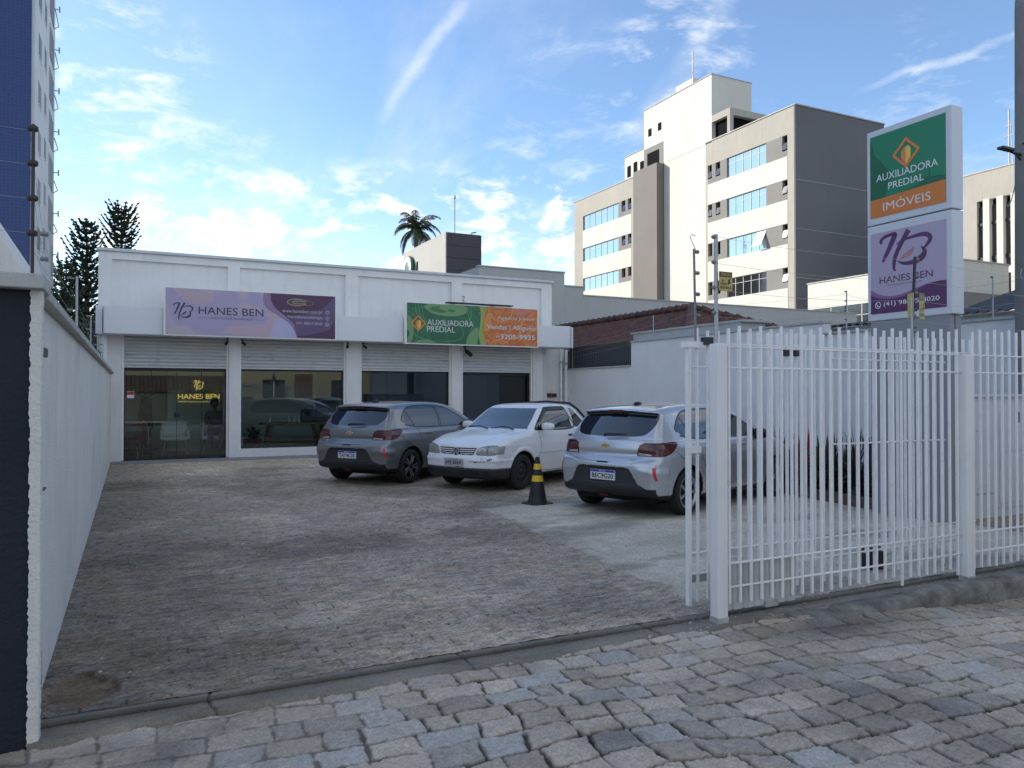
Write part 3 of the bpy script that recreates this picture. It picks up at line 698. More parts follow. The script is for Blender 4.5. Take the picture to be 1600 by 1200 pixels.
s2 = sgn('fascia_sign', 6.50, 10.39, 2.955, 4.01, 'green and orange AUXILIADORA PREDIAL estate agency sign on the canopy, right of the two')
x0, x1, z0, z1 = 6.50, 10.39, 2.955, 4.01
mg = bpy.data.materials.new('green_contour_film'); mg.use_nodes = True
marble(mg, (.012, .115, .048), (.020, .155, .062), (.16, .29, .12), .9, 1.2, 1, bands=1)
mo = bpy.data.materials.new('orange_contour_film'); mo.use_nodes = True
marble(mo, (.56, .13, .022), (.60, .17, .032), (.66, .25, .06), 1.1, 1.5, 1, bands=1)
MB().prism([(x0, z0), (8.70, z0), (8.70, z1), (x0, z1)], fs, -.012, 0).build('green_field', mg, s2)
MB().prism([(8.70, z0), (x1, z0), (x1, z1), (8.70, z1)], fs, -.012, 0).build('orange_field', mo, s2)
MB().prism(crom([(8.58, z1), (8.62, 3.8), (8.60, 3.5), (8.56, 3.2), (8.62, z0)], 6) + crom([(8.80, z0), (8.72, 3.2), (8.68, 3.5), (8.74, 3.8), (8.80, z1)], 6), fs, 0, .0012).build('lime_edge', flatm('lime_film', (.30, .38, .08)), s2)
MB().prism(crom([(6.95, 3.93), (7.2, 3.76), (7.7, 3.70), (8.1, 3.76), (8.22, 3.90), (8.1, z1 - .01), (7.5, z1 - .005), (7.1, z1 - .01)], 6), fs, 0, .0012).prism(crom([(8.18, z0 + .01), (8.22, 3.14), (8.36, 3.33), (8.5, 3.42), (8.57, 3.3), (8.50, z0 + .01)], 6), fs, 0, .0012).prism(crom([(6.7, z0 + .01), (6.9, 3.04), (7.15, 3.03), (7.3, z0 + .01)], 6), fs, 0, .0012).build('pale_green_field', flatm('pale_green_film', (.17, .32, .12)), s2)
MB().prism(crom([(7.10, 3.86), (7.3, 3.80), (7.5, 3.78), (7.6, 3.83), (7.4, 3.9), (7.45, 3.95), (7.2, 3.93)], 6), fs, .0012, .0024).prism(crom([(7.62, 3.84), (7.8, 3.81), (7.86, 3.86), (7.7, 3.89)], 6), fs, .0012, .0024).build('dark_green_blot', flatm('mid_green_film', (.045, .17, .07)), s2)
g = MB(); 
for k in range(3): 
    a = .10 + k * .09
    g.ribbon([(6.62 + a, z1 - .02), (6.68 + a, 3.74 - a * .3), (7.1, 3.60 - a), (7.8, 3.62 - a * .6), (8.3, 3.75 - a), (8.42 - a, z1 - .02)], [.012] * 6, fs, 0, .0022 + k * .0002)
g.ribbon([(6.62, 3.30), (6.8, 3.12), (7.3, 3.02), (7.9, 3.05), (8.1, 3.2), (8.0, 3.45), (7.7, 3.58)], [.014] * 7, fs, 0, .002)
g.build('contour_line', flatm('light_green_line', (.15, .30, .13)), s2)
g = MB()
g.ribbon([(8.85, z1 - .02), (8.95, 3.75), (9.2, 3.62), (9.5, 3.72), (9.62, z1 - .02)], [.05] * 5, fs, 0, .0016); g.ribbon([(8.78, 3.3), (9.0, 3.12), (9.4, 3.2), (9.6, 3.45), (9.9, 3.6), (10.3, 3.95)], [.02] * 6, fs, 0, .0018)
g.ribbon([(8.9, z0 + .02), (9.1, 3.1), (9.3, 3.0), (9.5, 3.12), (9.9, 3.3)], [.04] * 5, fs, 0, .0014); g.ring(9.13, 3.88, .10, .05, .03, fs, 0, .0015)
g.build('amber_contour', flatm('amber_film', (.66, .27, .07)), s2)
MB().prism([(9.45, z1 - .005), (10.32, z1 - .005), (9.86, 3.78)], fs, 0, .001).build('coral_field', flatm('coral_film', (.55, .20, .12)), s2)
def aux_logo(par, cu, cv, r, fr, w0):
    k = r * .16
    m = MB()
    for a, b in (((0, 1), (1, 0)), ((1, 0), (0, -1)), ((0, -1), (-1, 0)), ((-1, 0), (0, 1))):
        q = 1 - .22
        m.prism([(cu + a[0] * r, cv + a[1] * r), (cu + b[0] * r, cv + b[1] * r), (cu + b[0] * r * q, cv + b[1] * r * q), (cu + a[0] * r * q, cv + a[1] * r * q)], fr, w0, w0 + .002)
    m.build('logo_diamond', flatm('logo_orange', (.75, .20, .03)), par)
    MB().prism([(cu - .34 * r, cv - .30 * r), (cu - .02 * r, cv - .72 * r), (cu - .02 * r, cv + .44 * r), (cu - .34 * r, cv + .10 * r)], fr, w0, w0 + .0028).build('logo_tower', flatm('logo_deep_orange', (.72, .24, .05)), par)
    MB().prism([(cu - .01 * r, cv - .78 * r), (cu + .34 * r, cv - .36 * r), (cu + .34 * r, cv + .20 * r), (cu + .17 * r, cv + .44 * r), (cu - .01 * r, cv + .30 * r)], fr, w0, w0 + .0028).build('logo_tower_side', flatm('logo_gold', (.80, .50, .10)), par)
aux_logo(s2, 6.81, 3.475, .215, fs, .0024)
t = MB(); t.text('AUXILIADORA', 7.06, 8.40, 3.44, 3.59, fs, .005, .004); t.text('PREDIAL', 7.05, 7.86, 3.26, 3.41, fs, .005, .004)
t.text('Agência Juvevê', 9.13, 10.29, 3.65, 3.77, fs, .005); t.text('Vendas | Aluguéis', 8.80, 10.32, 3.36, 3.53, fs, .005, .012); t.text('41', 9.06, 9.17, 3.165, 3.215, fs, .005, .01); t.text('3205-9935', 9.22, 10.31, 3.13, 3.27, fs, .005, .018)
t.build('lettering', flatm('white_film', (.62, .63, .62)), s2)

# lights, cameras and fittings on the front
tag(MB().box(7.62, 9.60, 19.30, 19.50, 4.055, 4.085, .004).tube([(8.0, 19.4, 4.07), (8.0, 20.2, 4.12)], .012).tube([(9.2, 19.4, 4.07), (9.2, 20.2, 4.12)], .012).build('sign_light_bar', M['plastic']), 'long thin dark light bar above the green and orange sign', 'light')
tag(MB().tube([(8.42, 20.19, 4.36), (8.45, 20.13, 4.37), (8.44, 20.12, 4.30), (8.40, 20.13, 4.26), (8.45, 20.13, 4.22), (8.43, 20.18, 4.17)], .010).build('wall_hook', M['black']), 'small dark wire hook on the upper wall above the green sign', 'hook')
def cctv(x, y, z, side, label):
    t = empty('security_camera', (x, y, z), 0, label, 'camera', 'small cameras under the canopy')
    MB().lathe([(0, -.015), (.035, -.015), (.035, .01), (0, .01)], (0, 0, .02)).build('mount', M['black'], t)
    MB().tube([(0, 0, 0), (0, -.03, -.05), (side * .03, -.09, -.09)], .014).tube([(side * .01, -.03, -.06), (side * .05, -.16, -.12)], .034, 12).build('camera_body', M['black'], t, True)
    return t
for x, s, l in ((2.12, -1, 'small black camera under the canopy left of the second column'), (2.46, 1, 'small black camera under the canopy at the second shutter, left corner'), (5.12, -1, 'small black camera under the canopy at the second shutter, right corner'),
                (5.52, 1, 'small black camera under the canopy at the third shutter, left corner'), (8.47, 1, 'black camera under the canopy at the fourth shutter, the largest')):
    c = cctv(x, 20.12, 2.94 if x < 8 else 2.92, s, l)
    if x > 8: c.scale = (1.6, 1.6, 1.9)
dp = empty('drainpipe', (11.83, 20.5, 0), 0, 'white drainpipe on the set-back wall right of the shutters, thinner', 'pipe'); MB().tube([(0, 0, .02), (0, 0, 2.95)], .035, 12).build('pipe', M['enamel'], dp, True); MB().tube([(0, 0, 2.55), (0, 0, 2.60)], .045, 12).build('bracket', M['steel'], dp)
dp = empty('drainpipe', (11.96, 20.42, 0), 0, 'white drainpipe in the corner against the boundary wall, thicker', 'pipe'); MB().tube([(0, 0, .02), (0, 0, 2.95)], .05, 12).build('pipe', M['enamel'], dp, True); MB().tube([(0, 0, 2.5), (0, 0, 2.56)], .06, 12).build('bracket', M['steel'], dp)
t = empty('wall_box', (11.50, 20.58, 1.56), 0, 'small brown wooden box fixed to the set-back white wall', 'box'); MB().box(-.19, .19, -.06, .04, -.06, .06, .006).build('case', M['wood'], t); MB().box(-.16, -.02, -.065, -.058, -.04, .04).box(.03, .16, -.065, -.058, -.04, .04).build('slot', M['black'], t)
t = empty('floodlight', (-.78, 20.05, 3.05), 0, 'small black floodlight at the left end of the canopy with a hanging cable', 'light')
MB().box(-.09, .09, -.12, .0, -.14, .06, .01).build('lamp_head', M['black'], t); MB().tube([(0, 0, -.1), (.05, .02, -.35), (.18, 0, -.62), (.33, .02, -.85), (.37, .05, -1.0)], .008).build('cable', M['black'], t)

# ------------------------------------------------------------------ inside the reception
def armchair(x, y, rz, label):
    t = empty('armchair', (x, y, .03), rz, label, 'armchair', 'white armchairs in the reception'); m = pm('white_upholstery', (.78, .78, .76), .7)
    MB().box(-.30, .30, -.28, .28, .36, .47, .04).build('seat', m, t, True)
    MB().box(-.32, .32, .20, .32, .40, .86, .05).build('backrest', m, t, True)
    for s in (-1, 1):
        MB().box(s * .27, s * .36, -.26, .28, .38, .66, .04).build('armrest', m, t, True)
    for sx in (-1, 1):
        for sy in (-1, 1): MB().tube([(sx * .22, sy * .20, .37), (sx * .30, sy * .27, 0)], [.02, .012]).build('leg', pm('light_wood', (.45, .28, .14), .5), t)
    return t
armchair(1.02, 21.9, 0, 'white armchair behind the middle glass door panes, empty')
armchair(1.98, 21.9, 0, 'white armchair by the second column with a person sitting on it')
t = empty('sofa_chair', (-.02, 21.2, .03), R(80), 'terracotta tub chair with pale piping just inside the left glass pane', 'armchair'); m = pm('terracotta_fabric', (.24, .085, .06), .8)
MB().box(-.40, .40, -.30, .30, .32, .48, .05).build('seat', m, t, True)
b = MB(); b.prism(crom([(-.40, .34), (.42, .34), (.42, .60), (.2, .80), (-.38, .92)], 4), frame((0, -.28, 0), (1, 0, 0), (0, 0, 1)), -.06, .06); b.build('side_rest', m, t)
MB().tube([(-.38, -.35, .925), (.2, -.35, .805), (.42, -.35, .60), (.43, -.35, .35)], .014).build('piping', pm('cream_piping', (.6, .55, .45), .6), t)
for sx in (-1, 1):
    for sy in (-1, 1): MB().tube([(sx * .28, sy * .20, .34), (sx * .36, sy * .24, 0)], [.02, .012]).build('leg', pm('light_wood', (.45, .28, .14), .5), t)
t = empty('coat_stand', (.34, 22.3, .03), 0, 'dark coats hanging on a stand behind the left glass door', 'coat stand')
MB().tube([(0, 0, 0), (0, 0, 1.6)], .018).tube([(-.18, 0, 1.56), (0, 0, 1.48), (.18, 0, 1.56)], .012).tube([(-.2, -.1, .01), (.2, .1, .01)], .02).build('stand', M['black'], t)
cm = MB(); cm.lathe([(.05, 1.5), (.13, 1.42), (.16, 1.1), (.19, .65), (.14, .62)], n=14); cm.build('coat', pm('navy_coat', (.012, .014, .035), .9), t, True)
MB().lathe([(.02, .78), (.08, .70), (.10, .5), (.06, .42)], (.05, -.12, 0), n=10).build('red_bag', pm('dark_red_bag', (.10, .01, .02), .7), t, True)
t = empty('trestle_table', (3.98, 21.6, .03), 0, 'brown wooden trestle table behind the second shop window', 'table')
MB().box(-.85, .85, -.3, .3, .73, .79, .005).build('tabletop', M['wood'], t)
for s in (-1, 1):
    MB().bar((s * .60, -.24, .73), (s * .74, -.24, 0), .10, .06).bar((s * .60, .24, .73), (s * .74, .24, 0), .10, .06).build('leg', M['wood'], t)
MB().box(-.66, .66, -.05, .05, .22, .29).build('stretcher', M['wood'], t)
t = tag(MB().box(-.22, .22, -.14, .14, 0, .36, .05).tube([(-.1, 0, .35), (-.08, 0, .44), (.08, 0, .44), (.1, 0, .35)], .012).build('bag', pm('black_bag', (.01, .01, .012), .7), smooth=True), 'black bag standing on the trestle table', 'bag'); t.location = (4.42, 21.6, .822)
for i, (x, hgt) in enumerate(((3.35, .16), (3.86, .14), (4.0, .17), (4.12, .13))):
    b = tag(MB().lathe([(0, 0), (.03, 0), (.034, .02), (.034, hgt * .6), (.014, hgt * .8), (.014, hgt), (0, hgt)], n=12).build('bottle', pm('white_bottle', (.6, .6, .6), .4), smooth=True), ['small white bottle at the left end of the trestle table', 'white bottle mid table, left of the three', 'white bottle mid table, tallest and central of the three', 'white bottle mid table, nearest the black bag'][i], 'bottle', 'bottles on the trestle table'); b.location = (x, 21.5, .822)
t = empty('potted_plant', (2.86, 21.15, .03), 0, 'reddish leafy plant in a terracotta pot behind the second shop window', 'plant')
MB().lathe([(0, 0), (.17, 0), (.23, .36), (.25, .38), (.21, .38), (.19, .32), (0, .32)], n=20).build('pot', pm('terracotta', (.20, .09, .055), .8), t, True)
rs = random.Random(4); m = MB()
for i in range(90):
    a = rs.uniform(0, 6.28); l = rs.uniform(.14, .36); e = rs.uniform(-.1, 1.2); b0 = Vector((rs.uniform(-.1, .1), rs.uniform(-.1, .1), rs.uniform(.34, .55)))
    d = Vector((math.cos(a) * math.cos(e), math.sin(a) * math.cos(e), math.sin(e))); s_ = d.cross(Vector((0, 0, 1))).normalized() * .035
    mid = b0 + d * l * .6; tip = b0 + d * l - Vector((0, 0, .07)); m.raw([b0, mid - s_, tip, mid + s_], [(0, 1, 2, 3)])
m.build('foliage', pm('dark_red_leaf', (.07, .03, .028), .5, .4, 8), t, fix=False)

# the seated person, one continuous skinned body
def skin_body(name, V, E, Rr, mat, parent, sub=2):
    me = bpy.data.meshes.new(name); me.from_pydata(V, E, []); ob = bpy.data.objects.new(name, me); col.objects.link(ob)
    sk = ob.modifiers.new('s', 'SKIN'); 
    for i, v in enumerate(me.skin_vertices[0].data if me.skin_vertices else []): pass
    if not me.skin_vertices:
        bm = bmesh.new(); bm.from_mesh(me); bm.verts.layers.skin.verify(); bm.to_mesh(me); bm.free()
    for i, v in enumerate(me.skin_vertices[0].data): v.radius = (Rr[i], Rr[i]); v.use_root = (i == 0)
    ss = ob.modifiers.new('u', 'SUBSURF'); ss.levels = ss.render_levels = sub
    dg = bpy.context.evaluated_depsgraph_get(); m2 = bpy.data.meshes.new_from_object(ob.evaluated_get(dg)); bpy.data.objects.remove(ob)
    m2.materials.clear(); return link_mesh(name, m2, mat, parent, True)
pr_ = empty('person', (1.98, 21.78, .03), 0, 'person with dark hair sitting on the right-hand white armchair behind the glass', 'person')
V = [(0, 0, .56), (0, .02, .78), (0, 0, 1.0), (0, -.01, 1.12), (0, -.02, 1.20), (0, -.03, 1.30), (0, -.02, 1.37),
     (.17, 0, 1.06), (.23, -.06, .84), (.10, -.26, .74), (.03, -.33, .74), (-.17, 0, 1.06), (-.23, -.06, .84), (-.10, -.26, .72), (-.03, -.33, .71),
     (.10, -.04, .54), (.13, -.46, .54), (.13, -.48, .10), (.13, -.60, .04), (-.10, -.04, .54), (-.13, -.46, .54), (-.13, -.48, .10), (-.13, -.60, .04)]
E_ = [(0, 1), (1, 2), (2, 3), (3, 4), (4, 5), (5, 6), (2, 7), (7, 8), (8, 9), (9, 10), (2, 11), (11, 12), (12, 13), (13, 14), (0, 15), (15, 16), (16, 17), (17, 18), (0, 19), (19, 20), (20, 21), (21, 22)]
Rr = [.14, .13, .13, .055, .055, .095, .08, .065, .05, .038, .03, .065, .05, .038, .03, .09, .07, .045, .035, .09, .07, .045, .035]
skin_body('body', V, E_, Rr, pm('skin_and_clothes', (.13, .10, .09), .8), pr_)
MB().lathe([(0, .13), (.07, .11), (.105, .05), (.11, -.02), (.09, -.08)], (0, .02, 1.34), n=16).build('hair', pm('dark_hair', (.012, .010, .009), .7), pr_, True)
# ------------------------------------------------------------------ left boundary wall
lw = empty('boundary_wall', (-.5, 4.2, 0), 0, 'long white stucco boundary wall on the left with a dark street end', 'wall')
def LP(mb, name, mat, root, par=None, smooth=False):
    o = mb.build(name, mat, None, smooth); o.parent = par or root; o.matrix_parent_inverse = Matrix.Translation(-wl(par or root)); return o
LP(MB().box(-.64, -.425, 4.30, 20.0, -.1, 2.06), 'wall_face', M['stucco'], lw)
# ragged plaster edge at the street end
V = []; F = []; n = 170
for i in range(n + 1):
    z = -.05 + 2.13 * i / n; j = (random.random() - .5) * .009
    for x, y in ((-.42 + j, 4.165), (-.375, 4.168), (-.372, 4.24), (-.42, 4.46), (-.5, 4.46)): V.append((x + (j * .5 if x > -.4 else 0), y, z))
for i in range(n):
    for k in range(4): F.append((i * 5 + k, i * 5 + k + 1, i * 5 + 6 + k, i * 5 + 5 + k))
LP(MB().raw(V, F), 'plaster_edge', M['stucco'], lw)
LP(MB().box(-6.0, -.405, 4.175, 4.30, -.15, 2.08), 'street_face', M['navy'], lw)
LP(MB().box(-6.0, -.36, 4.10, 4.40, 2.082, 2.15, .006), 'coping', M['coping'], lw); LP(MB().box(-.72, -.365, 4.40, 19.9, 2.062, 2.115, .008), 'coping', M['coping'], lw)
LP(MB().box(-.424, -.41, 4.52, 4.90, 1.80, 1.845).box(-.424, -.40, 4.62, 4.75, 1.10, 1.108), 'iron_plate', pm('rusty_iron', (.10, .085, .07), .8, .3, 20), lw)
V = [(0.0, 0), (.36, .0), (.34, .12), (.28, .38), (.20, .55), (.14, .62), (.06, .60), (0, .50)]
LP(MB().prism([(4.50 + a * .9, b) for a, b in V], frame((-.419, 0, 0), (0, 1, 0), (0, 0, 1)), -.005, .0), 'bare_cement_patch', pm('bare_cement', (.33, .32, .29), .95, .15, 15, .8, 60), lw)

# ------------------------------------------------------------------ right boundary wall
rw = empty('boundary_wall', (12.1, 10, 0), 0, 'white stucco boundary wall along the right side of the car park, stepped in height', 'wall')
m = MB()
for y0, y1, z in ((17.05, 20.9, 2.33), (10.66, 17.05, 2.97), (-1.5, 10.66, 2.74)): m.box(12.0, 12.2, y0, y1, -.2, z)
LP(m, 'wall_face', pm('right_white_stucco', (.74, .735, .72), .88, .05, 1.2, 1.0, 55, dirt=(.55, .54, .52), dscale=.8, dlo=.62, dhi=1.0, streaks=.10), rw)
for y0, y1, z in ((17.06, 20.9, 2.33), (10.64, 17.06, 2.97), (-1.5, 10.64, 2.74)): LP(MB().box(11.96, 12.24, y0, y1, z + .001, z + .045, .006), 'coping', pm('wall_cap', (.40, .40, .385), .8, .15, 5), rw)
m = MB(); y = 17.1; V = []; F = []; k = 0
while y < 20.4:
    for dx in (0.0, .022): 
        V += [(12.04 + dx, y, 2.44), (12.04 + dx, y, 3.02 + .0)]; k += 1; y += .045
for i in range(k - 1): F.append((2 * i, 2 * i + 1, 2 * i + 3, 2 * i + 2))
m.raw(V, F).box(12.05, 12.10, 17.08, 20.4, 2.375, 2.44); tag(m.build('corrugated_screen', pm('charcoal_sheet', (.028, .030, .036), .45)), 'dark corrugated metal screen on top of the lower white wall', 'screen')

# ------------------------------------------------------------------ planter bed
tag(MB().prism([(9.2, 7.3), (9.215, 7.42), (9.434, 8.98), (9.62, 10.3), (9.9, 13.5), (11.98, 13.5), (11.98, 7.0), (9.2, 7.0)], frame((0, 0, 0), (1, 0, 0), (0, 1, 0)), .0, .11).build('soil', pm('planter_soil', (.05, .042, .03), .95, .4, 8, 1.5, 30)), kind='structure')
tag(MB().prism([(9.13, 7.3), (9.145, 7.42), (9.364, 8.98), (9.55, 10.3), (9.83, 13.5), (9.92, 13.5), (9.64, 10.3), (9.454, 8.98), (9.235, 7.42), (9.22, 7.3)], frame((0, 0, 0), (1, 0, 0), (0, 1, 0)), 0, .155).build('planter_kerb', pm('planter_brick', (.13, .085, .07), .9, .3, 9, 1, 40)), kind='structure')
gm = [pm('dark_green_leaf', (.05, .085, .035), .45, .4, 5), pm('dark_purple_leaf', (.075, .045, .045), .45, .4, 5), pm('red_leaf', (.42, .015, .05), .45, .25, 8)]
def sword_plant(x, y, hgt, n, mats, seed, label):
    rs = random.Random(seed); t = empty('sword_leaf_plant', (x, y, .11), 0, label, 'plant', 'sword-leaved plants in the bed by the wall')
    m = MB()
    for i in range(n):
        a = rs.uniform(0, 6.28); e = rs.uniform(.35, 1.5); l = hgt * rs.uniform(.6, 1.05); w = rs.uniform(.018, .034)
        b0 = Vector((rs.uniform(-.06, .06), rs.uniform(-.06, .06), rs.uniform(0, .28))); d = Vector((math.cos(a) * math.cos(e), math.sin(a) * math.cos(e), math.sin(e)))
        sd = d.cross(Vector((0, 0, 1))).normalized(); prev = None; V = []; F = []
        for k in range(7):
            q = k / 6; p = b0 + d * l * q - Vector((0, 0, .5 * l * q * q * math.cos(e))); ww = w * (1 - q ** 2.2) * (.5 + min(1, q * 3) * .5)
            V += [p - sd * ww, p + Vector((0, 0, -.006)), p + sd * ww]
        for k in range(6): F += [(3 * k, 3 * k + 1, 3 * k + 4, 3 * k + 3), (3 * k + 1, 3 * k + 2, 3 * k + 5, 3 * k + 4)]
        m.raw(V, F, rs.choice(mats))
    m.build('leaves', gm, t, True, fix=False); MB().tube([(0, 0, -.02), (0, 0, .3)], [.03, .02]).build('stem', M['wood'], t)
lab = ['dark green sword-leaved plant nearest the pylon', 'dark purple sword-leaved plant second from the pylon', 'dark green sword-leaved plant third from the pylon', 'tall dark sword-leaved plant in the middle of the bed', 'dark green plant left of the bed centre',
       'plant with bright red leaves, the taller of the red ones', 'plant with bright red leaves nearer the silver hatchback', 'dark green plant close to the silver hatchback bonnet', 'green spiky plant at the far end of the bed', 'low dark plant at the back against the white wall near the pylon', 'low dark plant at the back of the bed behind the red ones', 'spiky plant at the front edge beside the silver hatchback']
sp = [(9.72, 7.80, .92, 80, [0, 1]), (9.72, 8.08, .95, 80, [1, 0]), (9.80, 8.36, .74, 80, [0]), (9.80, 8.62, .74, 80, [0, 1]), (9.85, 8.86, .70, 80, [0]), (9.90, 9.12, .86, 46, [2, 0, 2]), (9.95, 9.32, .80, 46, [2, 0, 2]), (9.98, 9.55, .74, 70, [0, 1]), (10.05, 9.90, .92, 60, [0]), (10.3, 8.2, .95, 80, [1, 0]), (10.4, 9.3, .72, 80, [0]), (10.02, 9.72, .90, 50, [0])]
for i, (x, y, h_, n_, mm) in enumerate(sp): sword_plant(x, y, h_ * 1.0, n_, mm, 100 + i, lab[i])
rs = random.Random(8); m = MB()
for i in range(2600):
    x, y = rs.uniform(9.3, 11.0), rs.uniform(7.3, 11.8)
    if x < 9.2 + (y - 7.3) * .14 + .1: continue
    a = rs.uniform(0, 6.28); z = rs.uniform(.11, .30); s_ = rs.uniform(.02, .045); dx, dy = math.cos(a) * s_, math.sin(a) * s_
    m.raw([(x - dx, y - dy, z), (x + dy * .5, y - dx * .5, z + .01), (x + dx, y + dy, z + s_ * .6), (x - dy * .5, y + dx * .5, z + .01)], [(0, 1, 2, 3)])
tag(m.build('ground_cover', gm[0], fix=False), kind='stuff')

# ------------------------------------------------------------------ white metal cabinet by the fence
t = empty('utility_cabinet', (10.7, 6.4, 0), 0, 'white utility cabinet with two panelled doors behind the right fence', 'cabinet'); ce = pm('cabinet_paint', (.64, .64, .64), .5, .05, 2)
MB().box(-1.20, 1.28, -.2, .6, 0, 1.56).box(-1.23, 1.32, -.24, .62, 1.562, 1.60).build('cabinet_body', ce, t)
for a, b in ((-.62, .28), (.34, 1.24)):
    d = MB().box(a, b, -.222, -.202, .12, 1.44, .004).build('door', ce, t)
    MB().box(a + .06, b - .06, -.232, -.223, .86, 1.36, .003).box(a + .06, b - .06, -.232, -.223, .18, .80, .003).build('door_panel', ce, d)
    MB().tube([(a + .08, -.235, .64), (a + .08, -.27, .66), (a + .08, -.27, .80), (a + .08, -.235, .82)], .008).build('handle', M['steel'], d)
    MB().box(a + .45, a + .485, -.236, -.224, 1.22, 1.36).build('vent', M['black'], d)
m = MB()
for i in range(9): m.box(-1.14 + i * .14, -1.09 + i * .14, -.206, -.201, .30, .325)
for i in range(4): m.box(-1.10 + i * .10, -1.06 + i * .10, -.206, -.201, 1.12, 1.13)
m.build('vent_slots', M['steel'], t)

# ------------------------------------------------------------------ pylon sign, its broad faces towards -X and +X
py = empty('pylon_sign', (8.95, 6.6, 0), 0, 'tall grey pylon sign with a green and orange panel above a lilac HANES BEN panel', 'sign')
gp = pm('pylon_grey_paint', (.25, .255, .265), .5, .04, 1.5, dirt=(.27, .27, .27), dscale=1, dlo=.6, dhi=.9); gb = pm('pylon_box_paint', (.58, .60, .63), .4, .03, 2)
MB().box(.02, .11, -.55, .57, 0, 2.6).box(.13, .235, -.55, .57, 0, 2.6).build('pillar', gp, py)
MB().box(.108, .132, -.54, .56, 0, 2.6).build('groove', M['black'], py)
Y0, Y1 = -.60, .60                       # near edge, far edge
fp = frame((-.005, Y1, 0), (0, -1, 0), (0, 0, 1))       # u runs from the far edge to the near edge
def panel(z0, z1, par):
    b = MB().box(.0, .225, Y0, Y1, z0, z1, .010).build('sign_box', gb, par)
    return b
up = panel(3.87, 5.14, py)
MB().prism([(.055, 3.96), (1.13, 3.96), (1.13, 5.06), (.055, 5.06)], fp, -.004, .0).build('green_panel', flatm('pylon_green', (.015, .20, .095)), up)
MB().prism([(.055, 3.96), (1.13, 3.96), (1.13, 4.24), (.055, 4.20)], fp, 0, .0015).build('orange_panel', flatm('pylon_orange', (.62, .19, .03)), up)
MB().prism([(.055, 4.20)] + [(.055, 5.0)] + crom([(.09, 4.95), (.13, 4.8), (.26, 4.65), (.34, 4.5), (.30, 4.3), (.28, 4.21)], 6), fp, 0, .0012).prism([(.45, 4.215)] + crom([(.5, 4.22), (.75, 4.27), (.84, 4.33), (.90, 4.33)], 4) + [(.915, 4.48), (.93, 4.33)] + crom([(.98, 4.31), (1.05, 4.31), (1.13, 4.28)], 4) + [(1.13, 4.24)], fp, 0, .0012).build('dark_green_shape', flatm('pylon_dark_green', (.010, .12, .052)), up)
aux_logo(up, .59, 4.72, .20, fp, .0015)
t = MB(); t.text('AUXILIADORA', .15, 1.03, 4.435, 4.53, fp, .003, .005); t.text('PREDIAL', .33, .84, 4.30, 4.39, fp, .003, .005); t.text('IMÓVEIS', .25, .93, 4.03, 4.165, fp, .003); t.build('lettering', flatm('pylon_white', (.68, .70, .70)), up)
lo = panel(2.58, 3.855, py)
MB().prism([(.055, 2.67), (1.13, 2.67), (1.13, 3.75), (.055, 3.75)], fp, -.004, 0).build('lilac_panel', flatm('pylon_lilac', (.43, .35, .46)), lo)
w1 = crom([(.055, 2.93), (.2, 2.87), (.42, 2.85), (.65, 2.90), (.85, 2.97), (1.0, 3.0), (1.13, 3.0)], 6)
w2 = crom([(.055, 3.0), (.2, 2.92), (.42, 2.885), (.65, 2.93), (.85, 2.985), (1.0, 3.0), (1.13, 3.0)], 6)
MB().prism([(.055, 2.67), (1.13, 2.67)] + w2[::-1], fp, 0, .0012).build('mauve_wave', flatm('pylon_mauve', (.24, .12, .26)), lo)
MB().prism([(.055, 2.67), (1.13, 2.67)] + w1[::-1], fp, .0012, .0024).build('plum_wave', flatm('pylon_plum', (.10, .03, .105)), lo)
t = MB(); lf = MB(); monogram(t, .20, 3.21, .74, .50, fp, 0, .0015, lf)
t.text('HANES BEN', .19, .95, 3.065, 3.155, fp, .002, .006); t.text('PODOLOGIA AVANÇADA', .31, .80, 3.018, 3.04, fp, .002); t.build('lettering', flatm('plum_ink', (.10, .03, .10)), lo)
lf.build('leaf_mark', flatm('leaf_pink', (.42, .20, .22)), lo)
t = MB(); t.text('(41) 98815-8020', .25, 1.04, 2.745, 2.82, fp, .004, .004); t.ring(.165, 2.785, .045, .045, .009, fp, .0024, .004); t.ribbon([(.145, 2.81), (.15, 2.785), (.165, 2.77), (.19, 2.765)], [.012] * 4, fp, .0024, .004, 3); t.build('phone_lettering', flatm('pylon_white', (.68, .70, .70)), lo)
# ------------------------------------------------------------------ street fence, sliding gate, posts
fm = M['enamel']; GB = .0
def fence_panel(x0, x1, y, ztop, label, n, zb, sheet=None):
    t = empty('street_fence', (x0, y, 0), 0, label, 'fence', 'white bar fence along the street')
    L_ = x1 - x0
    for z in (1.937, 1.785, .392, .225): MB().tube([(0, 0, z), (L_, 0, z)], .0085, 8).build('rail', fm, t, True)
    for i in range(n):
        x = (i + .5) * L_ / n; zt = ztop + (.012 if i % 2 else -.008) + .08 * (x0 + x - 3.8) / 3.0; bz = zb(x0 + x) + random.uniform(-.01, .01)
        o = MB().box(x - .0085, x + .0085, -.0085, .0085, bz, zt).build('fence_bar', fm, t)
    return t
f1 = fence_panel(3.77, 6.415, 4.235, 2.075, 'white bar fence panel between the two square posts', 26, lambda x: .10 + (-.06 if x > 5.1 and int(x * 10) % 7 == 0 else 0))
sh = MB(); V = []; F = []; k = 0; x = 0
while x < .66:
    for dx, dy in ((0, 0), (.075, 0), (.083, .012), (.097, .012)):
        V += [(x + dx, .016 + dy, .055), (x + dx, .016 + dy, .385)]; k += 1
    x += .105
for i in range(k - 1): F.append((2 * i, 2 * i + 1, 2 * i + 3, 2 * i + 2))
sh.raw(V, F); sh.build('ribbed_sheet', pm('worn_white_sheet', (.50, .50, .49), .6, .1, 6, .2, 60, streaks=.45), f1)
